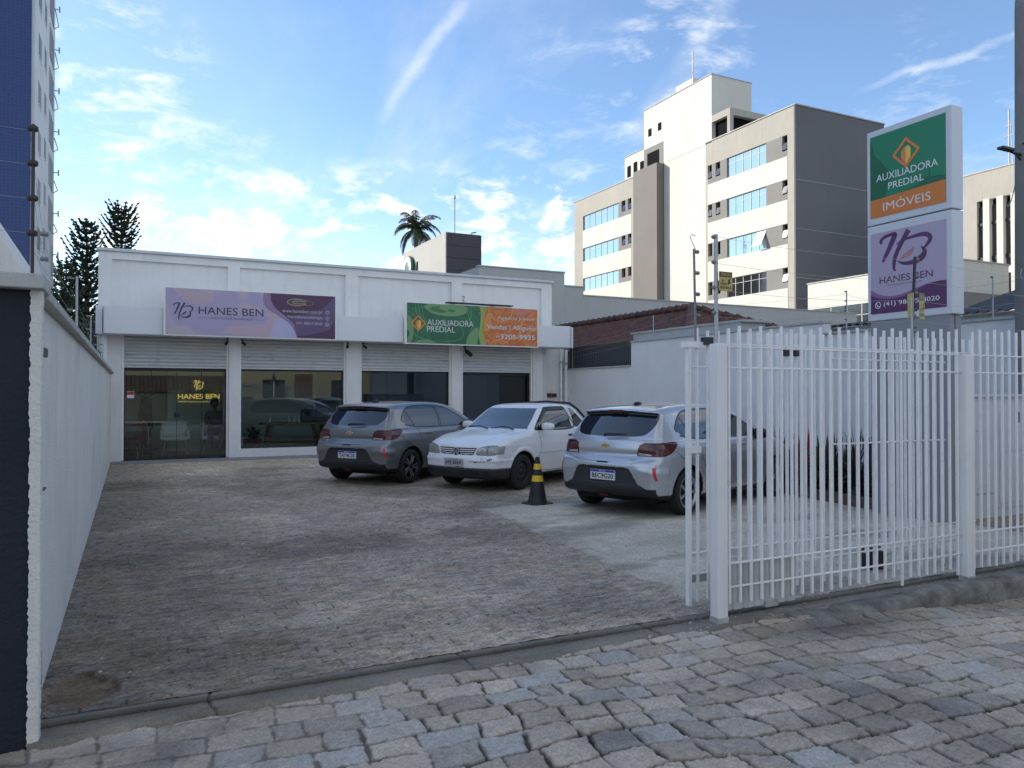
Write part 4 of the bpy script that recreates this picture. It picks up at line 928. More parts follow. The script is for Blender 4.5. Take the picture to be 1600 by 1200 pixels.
MB().box(.40, .52, .0, .05, .04, .08).build('wheel_box', M['coping'], f1)
f2 = fence_panel(6.53, 9.9, 4.235, 2.075, 'white bar fence panel right of the second square post', 32, lambda x: .08)
def post(x0, x1, y0, y1, h, label, taper=0):
    t = empty('fence_post', ((x0 + x1) / 2, (y0 + y1) / 2, 0), 0, label, 'post', 'square white posts of the street fence')
    a = (x1 - x0) / 2; b = (y1 - y0) / 2
    MB().box(-a, a, -b, b, -.03, h, .006).build('shaft', M['white'], t)
    MB().box(-a - .004, a + .004, -b - .004, b + .004, -.03, .035, .004).build('worn_foot', pm('worn_post_foot', (.40, .40, .39), .9, .3, 12, .4, 60), t)
    return t
post(3.675, 3.765, 4.185, 4.270, 1.955, 'square white gate post at the left end of the fence')
post(6.42, 6.525, 4.185, 4.265, 1.94, 'square white fence post between the two right fence panels')
# sliding gate, pushed open behind the fixed panel
gt = empty('sliding_gate', (3.672, 4.50, 0), 0, 'white sliding gate pushed open behind the fixed fence panel', 'gate')
GL = 3.35
for z in (1.975, 1.80, .43, .275): MB().tube([(0, 0, z), (GL, 0, z)], .0085, 8).build('rail', fm, gt, True)
for z in (1.885, 1.19): MB().tube([(1.45, -.03, z), (2.88, -.03, z)], .0075).build('short_rail', fm, gt, True)
MB().box(-.012, .016, -.018, .018, .05, 1.97).build('end_post', fm, gt)
for i in range(33):
    x = .085 + i * .1
    zt = 2.07 + .03 * x / 3
    MB().box(x - .009, x + .009, -.009, .009, .065 if i < 1 else .26 - .18 * (i % 3 == 1), zt if i else 2.09).build('gate_bar', fm, gt)
b = MB().box(-.05, .15, -.03, .02, 1.94, 1.985); b.tube([(.0, 0, 1.19), (.08, 0, 1.19)], .02); b.box(-.02, .10, -.028, -.012, 1.165, 1.215)
b.build('catch', fm, gt)
MB().box(.12, .20, -.05, .0, 1.965, 2.02).box(.95, 1.0, -.03, .02, 1.90, 1.955).box(1.05, 1.10, -.03, .02, 1.90, 1.955).build('roller', M['plastic'], gt)
m = MB(); 
for i in range(40): m.box(.02 + i * .02, .032 + i * .02, .02, .034, .205, .225)
m.box(.02, .82, .02, .036, .225, .262); m.build('gear_rack', M['steel'], gt)
t = empty('gate_motor', (6.02, 4.80, 0), 0, 'black gate motor on the ground behind the fence', 'motor')
MB().box(-.11, .11, -.09, .09, .03, .30, .02).build('housing', M['black'], t, True); MB().box(-.14, .14, -.12, .12, 0, .03).build('base_plate', M['steel'], t)
t.scale = (.75, .75, .75)
t = empty('box_lamp', (7.78, 4.30, .06), 0, 'dirty plastic box with two lenses at the foot of the right fence panel', 'box')
MB().box(-.14, .14, -.05, .05, 0, .17, .015).build('case', pm('dirty_plastic', (.30, .30, .29), .7, .3, 14), t); MB().lathe([(0, -.06), (.035, -.058), (.045, -.05)], (-.06, 0, .08), 'y', 16).lathe([(0, -.06), (.035, -.058), (.045, -.05)], (.06, 0, .08), 'y', 16).build('lens', M['steel'], t)

# ------------------------------------------------------------------ electric fence posts, wires, warning signs
M['darkpost'] = pm('dark_brown_post', (.045, .038, .032), .6, .2, 10)
def epost(x, y, z0, z1, label, k=4, r=.011, side=1, arm=.055, mat='gal', lean=0, rz=0, tail=False):
    t = empty('electric_fence_post', (x, y, z0), rz, label, 'post', 'electric fence posts')
    h = z1 - z0
    MB().tube([(0, 0, 0), (lean * h, 0, h)], r, 8).build('rod', M[mat], t)
    for i in range(k):
        zz = h * (1 - i * .92 / k) - .02
        MB().lathe([(0, 0), (.011, .0), (.016, .012), (.011, .022), (.016, .034), (.010, .044), (0, arm)], (lean * zz + (0 if side > 0 else -arm), 0, zz), 'x', 10).build('insulator', M['insul'] if mat != 'darkpost' else M['darkpost'], t, True)
    if tail: MB().tube([(0, 0, h), (-.03, 0, h + .05), (-.05, 0, h + .09), (-.03, 0, h + .105), (.0, 0, h + .095)], .003).build('wire_tail', M['steel'], t)
    return t
epost(3.722, 4.25, 1.955, 2.735, 'thick grey electric fence post on top of the gate post', 4, .015, -1, .035)
epost(3.745, 4.50, 1.99, 2.675, 'thin grey electric fence post on the end of the sliding gate', 4, .009, 1, .05, 'insul', -.02, tail=True)
def warn(x, y, z, rz, w, h, label):
    t = empty('warning_sign', (x, y, z), rz, label, 'sign'); fr = frame((0, -.004, 0), (1, 0, 0), (0, 0, 1))
    MB().box(0, w, -.003, 0, 0, h).build('plate', pm('warning_yellow', (.48, .38, .10), .5, .12, 30), t)
    m = MB(); m.prism([(.004, h * .72), (w - .004, h * .72), (w - .004, h - .004), (.004, h - .004)], fr, -.001, .0005); m.build('black_band', M['black'], t)
    m = MB(); m.text('PERIGO', w * .12, w * .88, h * .77, h * .93, fr, .0015, .02); m.build('band_lettering', pm('warning_yellow', ()), t)
    m = MB(); m.text('CERCA', w * .08, w * .55, h * .30, h * .42, fr, .0015, .02); m.text('ELÉTRICA', w * .08, w * .92, h * .10, h * .24, fr, .0015, .02)
    m.prism([(w * .62, h * .36), (w * .90, h * .40), (w * .76, h * .52), (w * .92, h * .66), (w * .72, h * .58), (w * .66, h * .64), (w * .70, h * .50)], fr, 0, .001); m.prism([(w * .2, h * .48), (w * .34, h * .48), (w * .27, h * .62)], fr, 0, .001)
    m.build('lettering', M['black'], t)
warn(3.728, 4.228, 2.335, 0, .122, .135, 'yellow PERIGO CERCA ELÉTRICA sign on the post above the gate post')
# leaning pair of posts in front of the pylon
epost(5.83, 4.27, 1.98, 2.75, 'dark leaning electric fence post in front of the pylon', 5, .013, 1, .05, 'plastic', .07)
epost(5.80, 4.24, 1.98, 2.40, 'short grey electric fence post beside the leaning one', 3, .010, 1, .05, 'gal')
warn(5.795, 4.222, 2.235, R(58), .12, .205, 'yellow warning sign turned edge-on in front of the pylon, left one')
warn(5.865, 4.222, 2.225, R(14), .10, .215, 'yellow warning sign turned away in front of the pylon, right one')
epost(12.1, 10.2, 2.79, 3.55, 'electric fence post on the right wall before the step, nearer the hatchback', 4, .012, -1, .05)
epost(12.1, 9.55, 2.79, 3.36, 'electric fence post on the right wall just past the step', 4, .012, -1, .05)
epost(12.1, 13.8, 3.01, 3.68, 'electric fence post on the right wall in front of the tiled roof hip', 3, .012, -1, .05)
epost(12.1, 16.2, 3.01, 3.62, 'electric fence post on the right wall against the middle of the tiled roof', 1, .012, -1, .05)
epost(12.1, 7.45, 2.79, 3.45, 'electric fence post on the right wall beyond the pylon', 2, .012, -1, .05)
epost(12.0, 20.1, 2.37, 3.12, 'thin electric fence post at the corner by the corrugated screen', 3, .009, -1, .03)
# left wall
t = epost(-.417, 4.20, 2.15, 2.86, 'tall dark electric fence post at the street end of the left wall', 4, .008, -1, .024, 'darkpost')
epost(-.465, 5.6, 2.11, 2.62, 'grey electric fence post on the left wall, second from the street', 3, .010, -1, .05, 'gal', .0)
epost(-.52, 9.3, 2.11, 2.84, 'grey T-topped electric fence post on the left wall, third from the street', 2, .012, -1, .09)
epost(-.52, 12.4, 2.11, 2.72, 'slim electric fence post on the left wall, fourth from the street', 3, .010, -1, .06)
epost(-.52, 14.8, 2.11, 2.60, 'slim electric fence post on the left wall, fifth from the street', 3, .010, -1, .06)
epost(-.52, 17.6, 2.11, 2.62, 'slim electric fence post on the left wall nearest the shop', 3, .010, -1, .06)
def wires(runs, label, r=.0016, sag=.02, grp='fence wires'):
    for a, b in runs:
        m = MB(); a, b = Vector(a), Vector(b); m.tube([a + (b - a) * q - Vector((0, 0, sag * 4 * q * (1 - q))) for q in (0, .2, .4, .6, .8, 1)], r, 5, False)
        tag(m.build('fence_wire', M['wire'], fix=False), label, 'wire', grp)
wires([((-.43, 4.2, 2.83 - i * .16), (-.50, 5.6, 2.60 - i * .14)) for i in range(3)] + [((-.43, 4.2, 2.83 - i * .16), (-6, 4.2, 3.0 - i * .16)) for i in range(4)], 'fence wires at the street end of the left wall', .0009)
wires([((-.57, a, 2.70 - i * .17), (-.57, b, 2.62 - i * .17)) for a, b in ((5.6, 9.3), (9.3, 12.4), (12.4, 14.8), (14.8, 17.6), (17.6, 20)) for i in range(3)], 'fence wires above the left white wall')
wires([((12.06, 7.45 - 4, 3.4 - i * .17), (12.06, 9.55, 3.3 - i * .17)) for i in range(3)] + [((12.06, 9.55, 3.3 - i * .15), (12.06, 10.2, 3.48 - i * .2)) for i in range(4)] + [((12.06, 10.2, 3.48 - i * .2), (12.06, 13.8, 3.62 - i * .2)) for i in range(3)] + [((12.06, 13.8, 3.62 - i * .2), (12.0, 20.1, 3.0 - i * .15)) for i in range(3)], 'fence wires above the right white wall', .0022)
wires([((3.70, 4.25, 2.72 - i * .19), (5.83, 4.27, 2.72 - i * .17)) for i in range(4)] + [((5.83, 4.27, 2.72 - i * .17), (9.9, 4.27, 2.66 - i * .15)) for i in range(4)], 'fence wires above the street fence', .0012, .03)

# ------------------------------------------------------------------ utility pole
t = empty('utility_pole', (11.5, 6.95, 0), 0, 'concrete utility pole at the right edge beyond the cabinet', 'pole')
t.location = (11.63, 6.66, 0)
MB().lathe([(.17, 0), (.15, 4.0), (.13, 7.2), (.125, 7.35), (0, 7.35)], n=24).build('shaft', pm('pole_concrete', (.20, .195, .185), .9, .08, 3, .5, 40, streaks=.2), t, True)
MB().tube([(-.12, 0, 5.05), (-.30, 0, 5.06), (-.46, 0, 5.09)], .022).tube([(-.12, 0, 4.97), (-.30, 0, 5.06)], .012).build('bracket', M['black'], t)
MB().box(-.62, -.34, -.05, .05, 5.07, 5.11, .01).build('lamp_head', M['plastic'], t)
MB().tube([(-.16, -.02, 3.25), (-.20, -.02, 3.32), (-.17, -.02, 3.40)], .006).build('strap', M['steel'], t)
for i, (a, b, r, l) in enumerate((((11.45, 6.6, 5.2), (50, 30, 14.5), .012, 'thin cable from the utility pole towards the far grey building'), ((-4, 42, 13), (12.3, 28.2, 5.9), .010, 'long sagging cable behind the shop'))):
    if i == 1: continue
    a, b = Vector(a), Vector(b); m = MB().tube([a + (b - a) * q / 12 - Vector((0, 0, .9 * 4 * q / 12 * (1 - q / 12))) for q in range(13)], r, 5, False); tag(m.build('overhead_cable', M['black'], fix=False), l, 'cable')
# ------------------------------------------------------------------ buildings behind
def tile_mat():
    return pm('clay_roof_tile', (.135, .06, .042), .85, .35, 4, .6, 25, dirt=(.035, .028, .026), dscale=3, dlo=.45, dhi=.72)
def tiled_slope(mb, A, B, C, D, pitch=.24, amp=.035, rows=.36):
    """barrel tiled roof slope: A-B along the eave, D-C along the ridge"""
    A, B, C, D = map(Vector, (A, B, C, D)); nu = max(6, int((B - A).length / pitch) * 6); nv = max(3, int(((D - A).length) / rows) * 3)
    nrm = (B - A).cross(D - A).normalized(); nrm = nrm if nrm.z > 0 else -nrm; V = []; F = []
    Lw = (B - A).length
    for j in range(nv + 1):
        v = j / nv; a = A.lerp(D, v); b = B.lerp(C, v); 
        for i in range(nu + 1):
            u = i / nu; p = a.lerp(b, u); dist = (p - A).dot((B - A).normalized())
            h = amp * math.cos(2 * math.pi * dist / pitch) + .03 * (1 - (j % 3) / 2) ; V.append(p + nrm * h)
    for j in range(nv):
        for i in range(nu): F.append((j * (nu + 1) + i, j * (nu + 1) + i + 1, (j + 1) * (nu + 1) + i + 1, (j + 1) * (nu + 1) + i))
    mb.raw(V, F); return mb
# neighbour's house with the tiled roof
h = empty('tiled_house', (15, 20, 0), 0, 'low house with an old red-brown clay tile roof beyond the right wall', 'house')
T = lambda x, y, z: (x - 15, y - 20, z)
MB().box(-2.45, 2.45, -4.3, 6.2, 0, 3.0).build('wall', M['greywall'], h)
m = MB()
tiled_slope(m, T(12.25, 15.0, 2.86), T(12.25, 27.0, 2.86), T(15.0, 27.0, 4.12), T(15.0, 18.2, 4.12))
tiled_slope(m, T(17.75, 15.0, 2.86), T(17.75, 27.0, 2.86), T(15.0, 27.0, 4.12), T(15.0, 18.2, 4.12))
tiled_slope(m, T(12.25, 15.0, 2.86), T(17.75, 15.0, 2.86), T(15.02, 18.2, 4.12), T(14.98, 18.2, 4.12))
rf = m.build('roof', tile_mat(), h, True)
m = MB()
def ridge(a, b):
    a, b = Vector(a), Vector(b); n = int((b - a).length / .33)
    for i in range(n):
        p, q = a + (b - a) * (i / n), a + (b - a) * ((i + 1.12) / n); m.tube([p + Vector((0, 0, .03)), q + Vector((0, 0, .065))], [.085, .115], 8)
ridge(T(15, 18.2, 4.16), T(15, 27, 4.16)); ridge(T(12.25, 15, 2.9), T(15, 18.2, 4.16)); ridge(T(17.75, 15, 2.9), T(15, 18.2, 4.16))
m.build('ridge_tiles', tile_mat(), rf, True)
tag(MB().box(12.25, 13.0, 13.2, 17.3, 2.4, 3.22).box(12.22, 13.1, 13.1, 17.4, 3.222, 3.27).build('lean_to', M['greywall']), 'small grey lean-to with a metal flashing below the tiled roof', 'shed')
def fibre_roof(x0, x1, y0, y1, z0, z1, label, axis='y'):
    t = empty('shed', ((x0 + x1) / 2, (y0 + y1) / 2, 0), 0, label, 'shed'); cx, cy = (x0 + x1) / 2, (y0 + y1) / 2
    MB().box(x0 - cx + .15, x1 - cx - .15, y0 - cy + .15, y1 - cy - .15, 0, min(z0, z1) - .02).build('wall', M['greywall'], t)
    n = int((y1 - y0) / .04); V = []; F = []
    for i in range(n + 1):
        y = y0 - cy + i * .04; o = .028 * math.sin(i * .04 / .18 * 2 * math.pi); V += [(x0 - cx, y, z0 + o), (x1 - cx, y, z1 + o)]
    for i in range(n): F.append((2 * i, 2 * i + 1, 2 * i + 3, 2 * i + 2))
    MB().raw(V, F).build('roof', pm('fibre_cement_roof', (.055, .055, .062), .7, .25, 3, .3, 30), t, True)
fibre_roof(12.6, 15.4, 4.0, 8.6, 2.95, 3.72, 'shed with a dark corrugated roof beyond the right wall, behind the cabinet')
fibre_roof(12.6, 14.8, 8.9, 11.6, 2.95, 3.22, 'shed with a low dark corrugated roof beyond the wall left of the pylon')

# long grey building behind the shop, stepping down to the right
g = empty('grey_building', (18, 28, 0), 0, 'long plain grey building behind the shop, stepping down to the right', 'building')
m = MB()
for x0, x1, y0, z in ((12.4, 16.32, 28, 6.69), (16.32, 17.27, 28.02, 6.14), (17.27, 34.0, 28.04, 5.79)): m.box(x0 - 18, x1 - 18, y0 - 28, 14, 0, z)
m.build('wall', M['greywall'], g)
m = MB()
for x0, x1, y0, z in ((12.36, 16.34, 27.96, 6.69), (16.34, 17.27, 27.98, 6.14), (17.27, 34.0, 28.0, 5.79)): m.box(x0 - 18, x1 - 18, y0 - 28, y0 - 28 + .3, z + .002, z + .05)
m.box(14.9 - 18, 15.0 - 18, -.06, -.001, 6.05, 6.12); m.build('coping', M['coping'], g)

# small tower block with the round sign
c = empty('stair_tower', (24.5, 60, 0), 0, 'low tower with dark cladding on one side and a round sign on its pale side', 'building')
MB().box(-1.0, 2.2, .0, 11.0, 0, 15.17).build('wall', pm('pale_greige_render', (.40, .39, .365), .9, .06, .5, .2, 10, streaks=.12), c)
m = MB()
for i in range(7): m.box(-.96, 2.22, -.12, -.005, 15.10 - (i + 1) * 1.05 + .03, 15.10 - i * 1.05)
m.build('cladding', M['charcoal'], c)
sg = MB().lathe([(0, 0), (1.15, 0), (1.2, .12), (1.15, .35), (0, .35)], (-1.36, 8.9, 13.35), 'x', 40).build('round_sign', pm('round_sign_green', (.03, .12, .08), .5), c, True)
MB().lathe([(.62, 0), (1.08, 0), (1.08, .03), (.62, .03), (.62, 0)], (-1.40, 8.9, 13.35), 'x', 40).box(-1.41, -1.37, 8.55, 8.85, 12.15, 12.9).build('letter_ring', M['enamel'], sg)
MB().box(-1.02, -.99, 6.9, 7.35, 12.55, 13.75).build('window', M['darkwin'], c)
m = MB().tube([(.3, 1.2, 15.1), (.3, 1.2, 18.4)], .05).lathe([(0, 0), (.12, .1), (.1, .3), (0, .4)], (.3, 1.2, 18.3), n=8); m.build('antenna', M['steel'], c)
MB().tube([(1.5, .3, 15.1), (1.5, .3, 15.35), (1.9, .3, 15.45)], .05).build('camera', M['black'], c)

# ---- the tall cream and grey office building: its long sunlit face looks towards -X
tb = empty('office_building', (41, 50, 0), 0, 'tall cream, beige and dark grey office building with banded windows and a stepped roof', 'building')
TX, TY = 41, 50
def skin(mb, y0, y1, z0, z1, x=0.0, t=.25): mb.box(x, x + t, y0 - TY, y1 - TY, z0, z1)
core = MB()
core.box(.25, 9, 38.86 - TY, 48.0 - TY, 0, 21.5); core.box(.25, 9, 53.3 - TY, 68.3 - TY, 0, 21.35); core.box(.25, 9, 48 - TY, 53.3 - TY, 0, 21.3)
core.build('inner_block', M['darkwin'], tb)
bg_, wh = MB(), MB()
gr_parts = []
class _G:
    def box(s, *a): gr_parts.append(a)
gr = _G()
zr = [(19.75, 18.22), (16.61, 15.17), (13.51, 12.07), (10.45, 8.99), (7.37, 5.95)]
# right block
skin(bg_, 38.86, 48.0, zr[0][0], 21.56); skin(bg_, 38.86, 39.45, 0, zr[0][0]); skin(bg_, 47.74, 48.0, 0, zr[0][0])
prev = None
for i, (zt, zb) in enumerate(zr):
    zn = zr[i + 1][0] if i + 1 < len(zr) else 0
    skin(wh, 39.45, 47.74, zn, zb, -.02, .27)
    for a, b in ((39.93, 41.47), (45.56, 46.31), (46.83, 47.26)): skin(gr, a, b, zb, zt)
    for a, b in ((39.45, 39.93), (46.31, 46.83), (47.26, 47.74)): skin(gr, a, b, zb, zb + .42); skin(gr, a, b, zt - .03, zt)
# left block
skin(bg_, 56.83, 68.3, 19.62, 21.38); skin(bg_, 66.6, 68.3, 0, 19.62); skin(bg_, 56.83, 58.17, 0, 19.62)
zl = [(19.62, 18.15), (16.35, 15.0), (13.3, 12.0), (10.2, 8.9)]
for i, (zt, zb) in enumerate(zl):
    zn = zl[i + 1][0] if i + 1 < len(zl) else 0
    skin(wh, 58.17, 66.6, zn, zb, -.02, .27)
    for a, b in ((58.71, 59.15), (59.74, 60.27)): skin(gr, a, b, zb, zt)
    for a, b in ((58.17, 58.71), (59.15, 59.74)): skin(gr, a, b, zb, zb + .45)
# core tower wall and the stepped top
wh.box(.0, 4.17, 47.26 - TY, 56.2 - TY, 21.5, 26.9); skin(wh, 48.0, 53.37, 0, 21.5, .02); 
wh.box(.03, 5, 56.2 - TY, 59.25 - TY, 21.38, 23.55)
gr.box(-.012, -.002, 53.4 - TY, 56.2 - TY, 21.5, 23.4); 
bg_.box(.0, 6, 45.18 - TY, 47.26 - TY, 23.05, 23.58); bg_.box(0, .35, 45.18 - TY, 45.5 - TY, 21.56, 23.05); bg_.box(5, 5.3, 45.2 - TY, 45.5 - TY, 21.56, 23.05)
bg_.build('beige_wall', M['beige'], tb); wh.build('cream_wall', M['cream'], tb)
for a_ in gr_parts: MB().box(*a_).build('window_band', M['greige'], tb)
MB().box(.36, 8.6, 45.6 - TY, 47.2 - TY, 21.56, 23.04).build('roof_shelter', M['darkwin'], tb)
MB().box(-.75, .0, 53.37 - TY, 56.83 - TY, 0, 21.45).build('stair_shaft', M['brownpanel'], tb)
MB().box(-.02, 9, 38.72 - TY, 38.855 - TY, 0, 21.6).build('dark_end_wall', M['dgrey'], tb)
for z in (6.2, 9.6, 13.0, 16.4): MB().box(.0, 9, 38.70 - TY, 38.719 - TY, z, z + .05).build('joint', pm('light_joint', (.30, .30, .30), .9), tb)
for a_ in ((-.05, 9.05, 38.66 - TY, 48.02 - TY, 21.602, 21.68), (-.05, 9.05, 56.85 - TY, 68.35 - TY, 21.382, 21.45), (-.05, 4.2, 47.22 - TY, 56.24 - TY, 26.902, 26.97), (-.02, 5, 56.25 - TY, 59.3 - TY, 23.552, 23.6)): MB().box(*a_).build('coping', M['coping'], tb)
# windows
def owin(y0, y1, z0, z1, n, dim=False):
    w_ = MB().box(.12, .16, y0 - TY, y1 - TY, z0, z1).build('window', M['dimglass'] if dim else M['winglass'], tb)
    f_ = MB()
    for k in range(n + 1):
        y = y0 + (y1 - y0) * k / n; f_.box(.09, .119, y - TY - .025, y - TY + .025, z0, z1)
    f_.box(.10, .119, y0 - TY, y1 - TY, z0 + (z1 - z0) * .68, z0 + (z1 - z0) * .68 + .035); f_.box(.08, .119, y0 - TY, y1 - TY, z1 - .05, z1)
    f_.build('frame', M['steel'], w_)
M['winglass'] = pm('sky_window_glass', (.10, .14, .16), .04, .2, 1.2, spec=1.0, coat=1.0)
# mirror-like reflective office glazing
def refl(name, tint, ro=.03):
    m_ = bpy.data.materials.new(name); m_.use_nodes = True; nt = m_.node_tree; b = nt.nodes['Principled BSDF']
    b.inputs['Base Color'].default_value = (*tint, 1); b.inputs['Metallic'].default_value = .85; b.inputs['Roughness'].default_value = ro
    tc = nt.nodes.new('ShaderNodeTexCoord'); t = nt.nodes.new('ShaderNodeTexNoise'); nt.links.new(tc.outputs['Object'], t.inputs['Vector']); t.inputs['Scale'].default_value = .9
    bp = nt.nodes.new('ShaderNodeBump'); bp.inputs['Strength'].default_value = .12; bp.inputs['Distance'].default_value = .05; nt.links.new(t.outputs['Fac'], bp.inputs['Height']); nt.links.new(bp.outputs[0], b.inputs['Normal'])
    MATS[name] = m_; return m_
M['winglass'] = refl('reflective_glazing', (.44, .53, .55)); M['dimglass'] = refl('dim_glazing', (.10, .105, .11), .1)
for i, (zt, zb) in enumerate(zr): owin(41.47, 45.56, zb, zt, 5, i >= 3)
for i, (zt, zb) in enumerate(zl): owin(60.27, 66.55, zb, zt, 6)
fo = MB(); fr_ = Matrix.Rotation(R(-28), 4, 'Y')
V = [(.10, 41.55 - TY, 13.45), (.10, 42.45 - TY, 13.45), (-.46, 42.45 - TY, 12.35), (-.46, 41.55 - TY, 12.35)]
fo.raw(V + [(x - .03, y, z - .02) for x, y, z in V], [(0, 1, 2, 3), (7, 6, 5, 4), (0, 4, 5, 1), (1, 5, 6, 2), (2, 6, 7, 3), (3, 7, 4, 0)]); fo.build('open_window', M['enamel'], tb)
for a, z in ((39.5, zr[0]), (39.5, zr[1]), (39.5, zr[2]), (39.5, zr[3]), (47.3, zr[0]), (46.35, zr[0]), (47.3, zr[1]), (46.35, zr[1]), (58.2, zl[0]), (59.2, zl[0]), (58.2, zl[1]), (59.2, zl[1])):
    V = [(.06, a - TY, z[1] + 1.0), (.06, a + .42 - TY, z[1] + 1.0), (-.05, a + .42 - TY, z[1] + .50), (-.05, a - TY, z[1] + .50)]
    MB().raw(V + [(x + .02, y, zz) for x, y, zz in V], [(0, 1, 2, 3), (7, 6, 5, 4), (0, 4, 5, 1), (1, 5, 6, 2), (2, 6, 7, 3), (3, 7, 4, 0)]).build('tilted_sash', M['dimglass'], tb)
for y, z in ((55.1, 24.4), (53.7, 24.5)): MB().box(-.03, -.001, y - TY, y + .45 - TY, z, z + .65).build('small_window', M['darkwin'], tb)
for y, z0, z1 in ((58.3, 21.6, 22.6), (57.3, 21.7, 22.7), (56.3, 21.7, 22.5)): MB().box(-.02, .029, y - TY, y + .5 - TY, z0, z1).build('small_window', M['darkwin'], tb)
MB().box(-.035, -.013, 54.0 - TY, 55.7 - TY, 21.6, 22.9).build('small_window', M['darkwin'], tb)
t_ = MB().box(.4, 1.6, 50.0 - TY, 52.2 - TY, 26.97, 27.7).build('roof_box', M['cream'], tb)
MB().tube([(.9, 50.6 - TY, 27.7), (.9, 50.6 - TY, 30.3)], .05).tube([(.9, 50.6 - TY, 28.6), (.4, 50.3 - TY, 27.7)], .02).tube([(.9, 50.6 - TY, 28.6), (1.4, 51.2 - TY, 27.7)], .02).tube([(.9, 50.4 - TY, 29.3), (.9, 50.8 - TY, 29.3)], .03).build('antenna', M['steel'], tb)

# lower wing in front of it, sunlit above, windows below
lb = empty('low_wing', (38, 30, 0), 0, 'lower cream building in front of the dark end wall, half hidden by the pylon', 'building')
MB().box(0, 4, -5, 4.95, 6.85, 8.46).build('cream_wall', M['cream'], lb)
MB().box(.1, 4, -5, 4.9, 0, 6.84).build('window_band', M['greige'], lb)
for y in (3.2, 1.0, -1.9):
    w_ = MB().box(.05, .10, y - 1.0, y + 1.0, 5.2, 6.83).build('window', M['dimglass'], lb); MB().box(.03, .049, y - .03, y + .03, 5.2, 6.83).box(.03, .049, y - 1, y + 1, 6.2, 6.24).build('frame', M['steel'], w_)
MB().box(-.05, 4.05, -5.05, 5.0, 8.462, 8.53).build('coping', M['coping'], lb)

# far right building with the fluted front
fb_ = empty('fluted_building', (45, 25.5, 0), 0, 'far beige building with tall cream fins at the right edge', 'building')
fb_.scale = (.75, .75, .75)
MB().box(.4, 16, -14, 5.24, 0, 19.6).build('inner_block', M['darkwin'], fb_)
fy = [38.10, 37.05, 36.05, 34.9, 33.8, 32.7, 31.6]
m = MB().box(0, .4, 38.15 - 34, 39.24 - 34, 0, 19.6).box(0, .4, -14, 38.15 - 34, 17.35, 19.6).box(0, .4, -14, 31.0 - 34, 0, 17.35).box(0, .4, 31 - 34, 38.15 - 34, 0, 8.9)
m.build('beige_wall', M['beige'], fb_)
for i in range(6): MB().box(-.12, .39, 37.60 - 34 - i * 1.06, 37.10 - 34 - i * 1.06, 8.9, 17.4).build('fin', M['cream'], fb_)
for i in range(6):
    y = 37.62 - 34 - i * 1.06
    w_ = MB().box(.25, .30, y, y + .54, 9.6, 16.9).build('window', M['dimglass'], fb_); MB().box(.15, .249, y, y + .54, 12.6, 12.9).box(.15, .249, y, y + .54, 15.4, 15.6).build('spandrel', M['black'], w_)
    MB().raw([(.2, y, 11.95), (.2, y + .5, 11.95), (-.1, y + .5, 11.4), (-.1, y, 11.4)], [(0, 1, 2, 3)]).build('tilted_sash', M['enamel'], fb_)
MB().box(-.05, 16, -14, 5.3, 19.602, 19.7).build('coping', M['coping'], fb_)
MB().tube([(1, 2.2, 19.6), (1, 2.2, 24.2)], .07).tube([(1, 1.9, 19.6), (1, 2.1, 23.4)], .04).tube([(1, 1.8, 22.2), (1, 2.6, 22.2)], .04).tube([(1, 1.9, 23.0), (1, 2.5, 23.0)], .04).build('antenna', M['steel'], fb_)

# ---- blue and white apartment tower on the left; its unseen length is stretched to shade the car park
bt = empty('apartment_tower', (-5, 51, 0), 0, 'high apartment tower with a blue tiled face and a white side, at the left edge', 'building')
def tile_grid(name, base, line, s):
    m_ = bpy.data.materials.new(name); m_.use_nodes = True; nt = m_.node_tree; N = nt.nodes; L = nt.links; b = N['Principled BSDF']; b.inputs['Roughness'].default_value = .35
    tc = N.new('ShaderNodeTexCoord'); mp = N.new('ShaderNodeMapping'); mp.inputs['Rotation'].default_value = (R(90), 0, 0); L.new(tc.outputs['Object'], mp.inputs[0])
    br = N.new('ShaderNodeTexBrick'); br.offset = 0; L.new(mp.outputs[0], br.inputs[0]); br.inputs['Color1'].default_value = (*base, 1); br.inputs['Color2'].default_value = (*[c * .8 for c in base], 1); br.inputs['Mortar'].default_value = (*line, 1)
    br.inputs['Scale'].default_value = s; br.inputs['Mortar Size'].default_value = .02; br.inputs['Brick Width'].default_value = .5; br.inputs['Row Height'].default_value = .5
    L.new(br.outputs[0], b.inputs['Base Color']); MATS[name] = m_; return m_
H = 46
MB().box(-53, 0, .0, 12.2, 0, H).build('white_side', pm('tower_white_render', (.62, .64, .66), .8, .08, .4, .2, 8, streaks=.15), bt)
MB().box(-53, -.18, -.12, -.002, 0, H).build('blue_face', tile_grid('blue_wall_tiles', (.010, .040, .175), (.03, .07, .20), 2.6), bt)
fl = 2.87; z0 = 1.3
win3 = MB(); 
rs = random.Random(2)
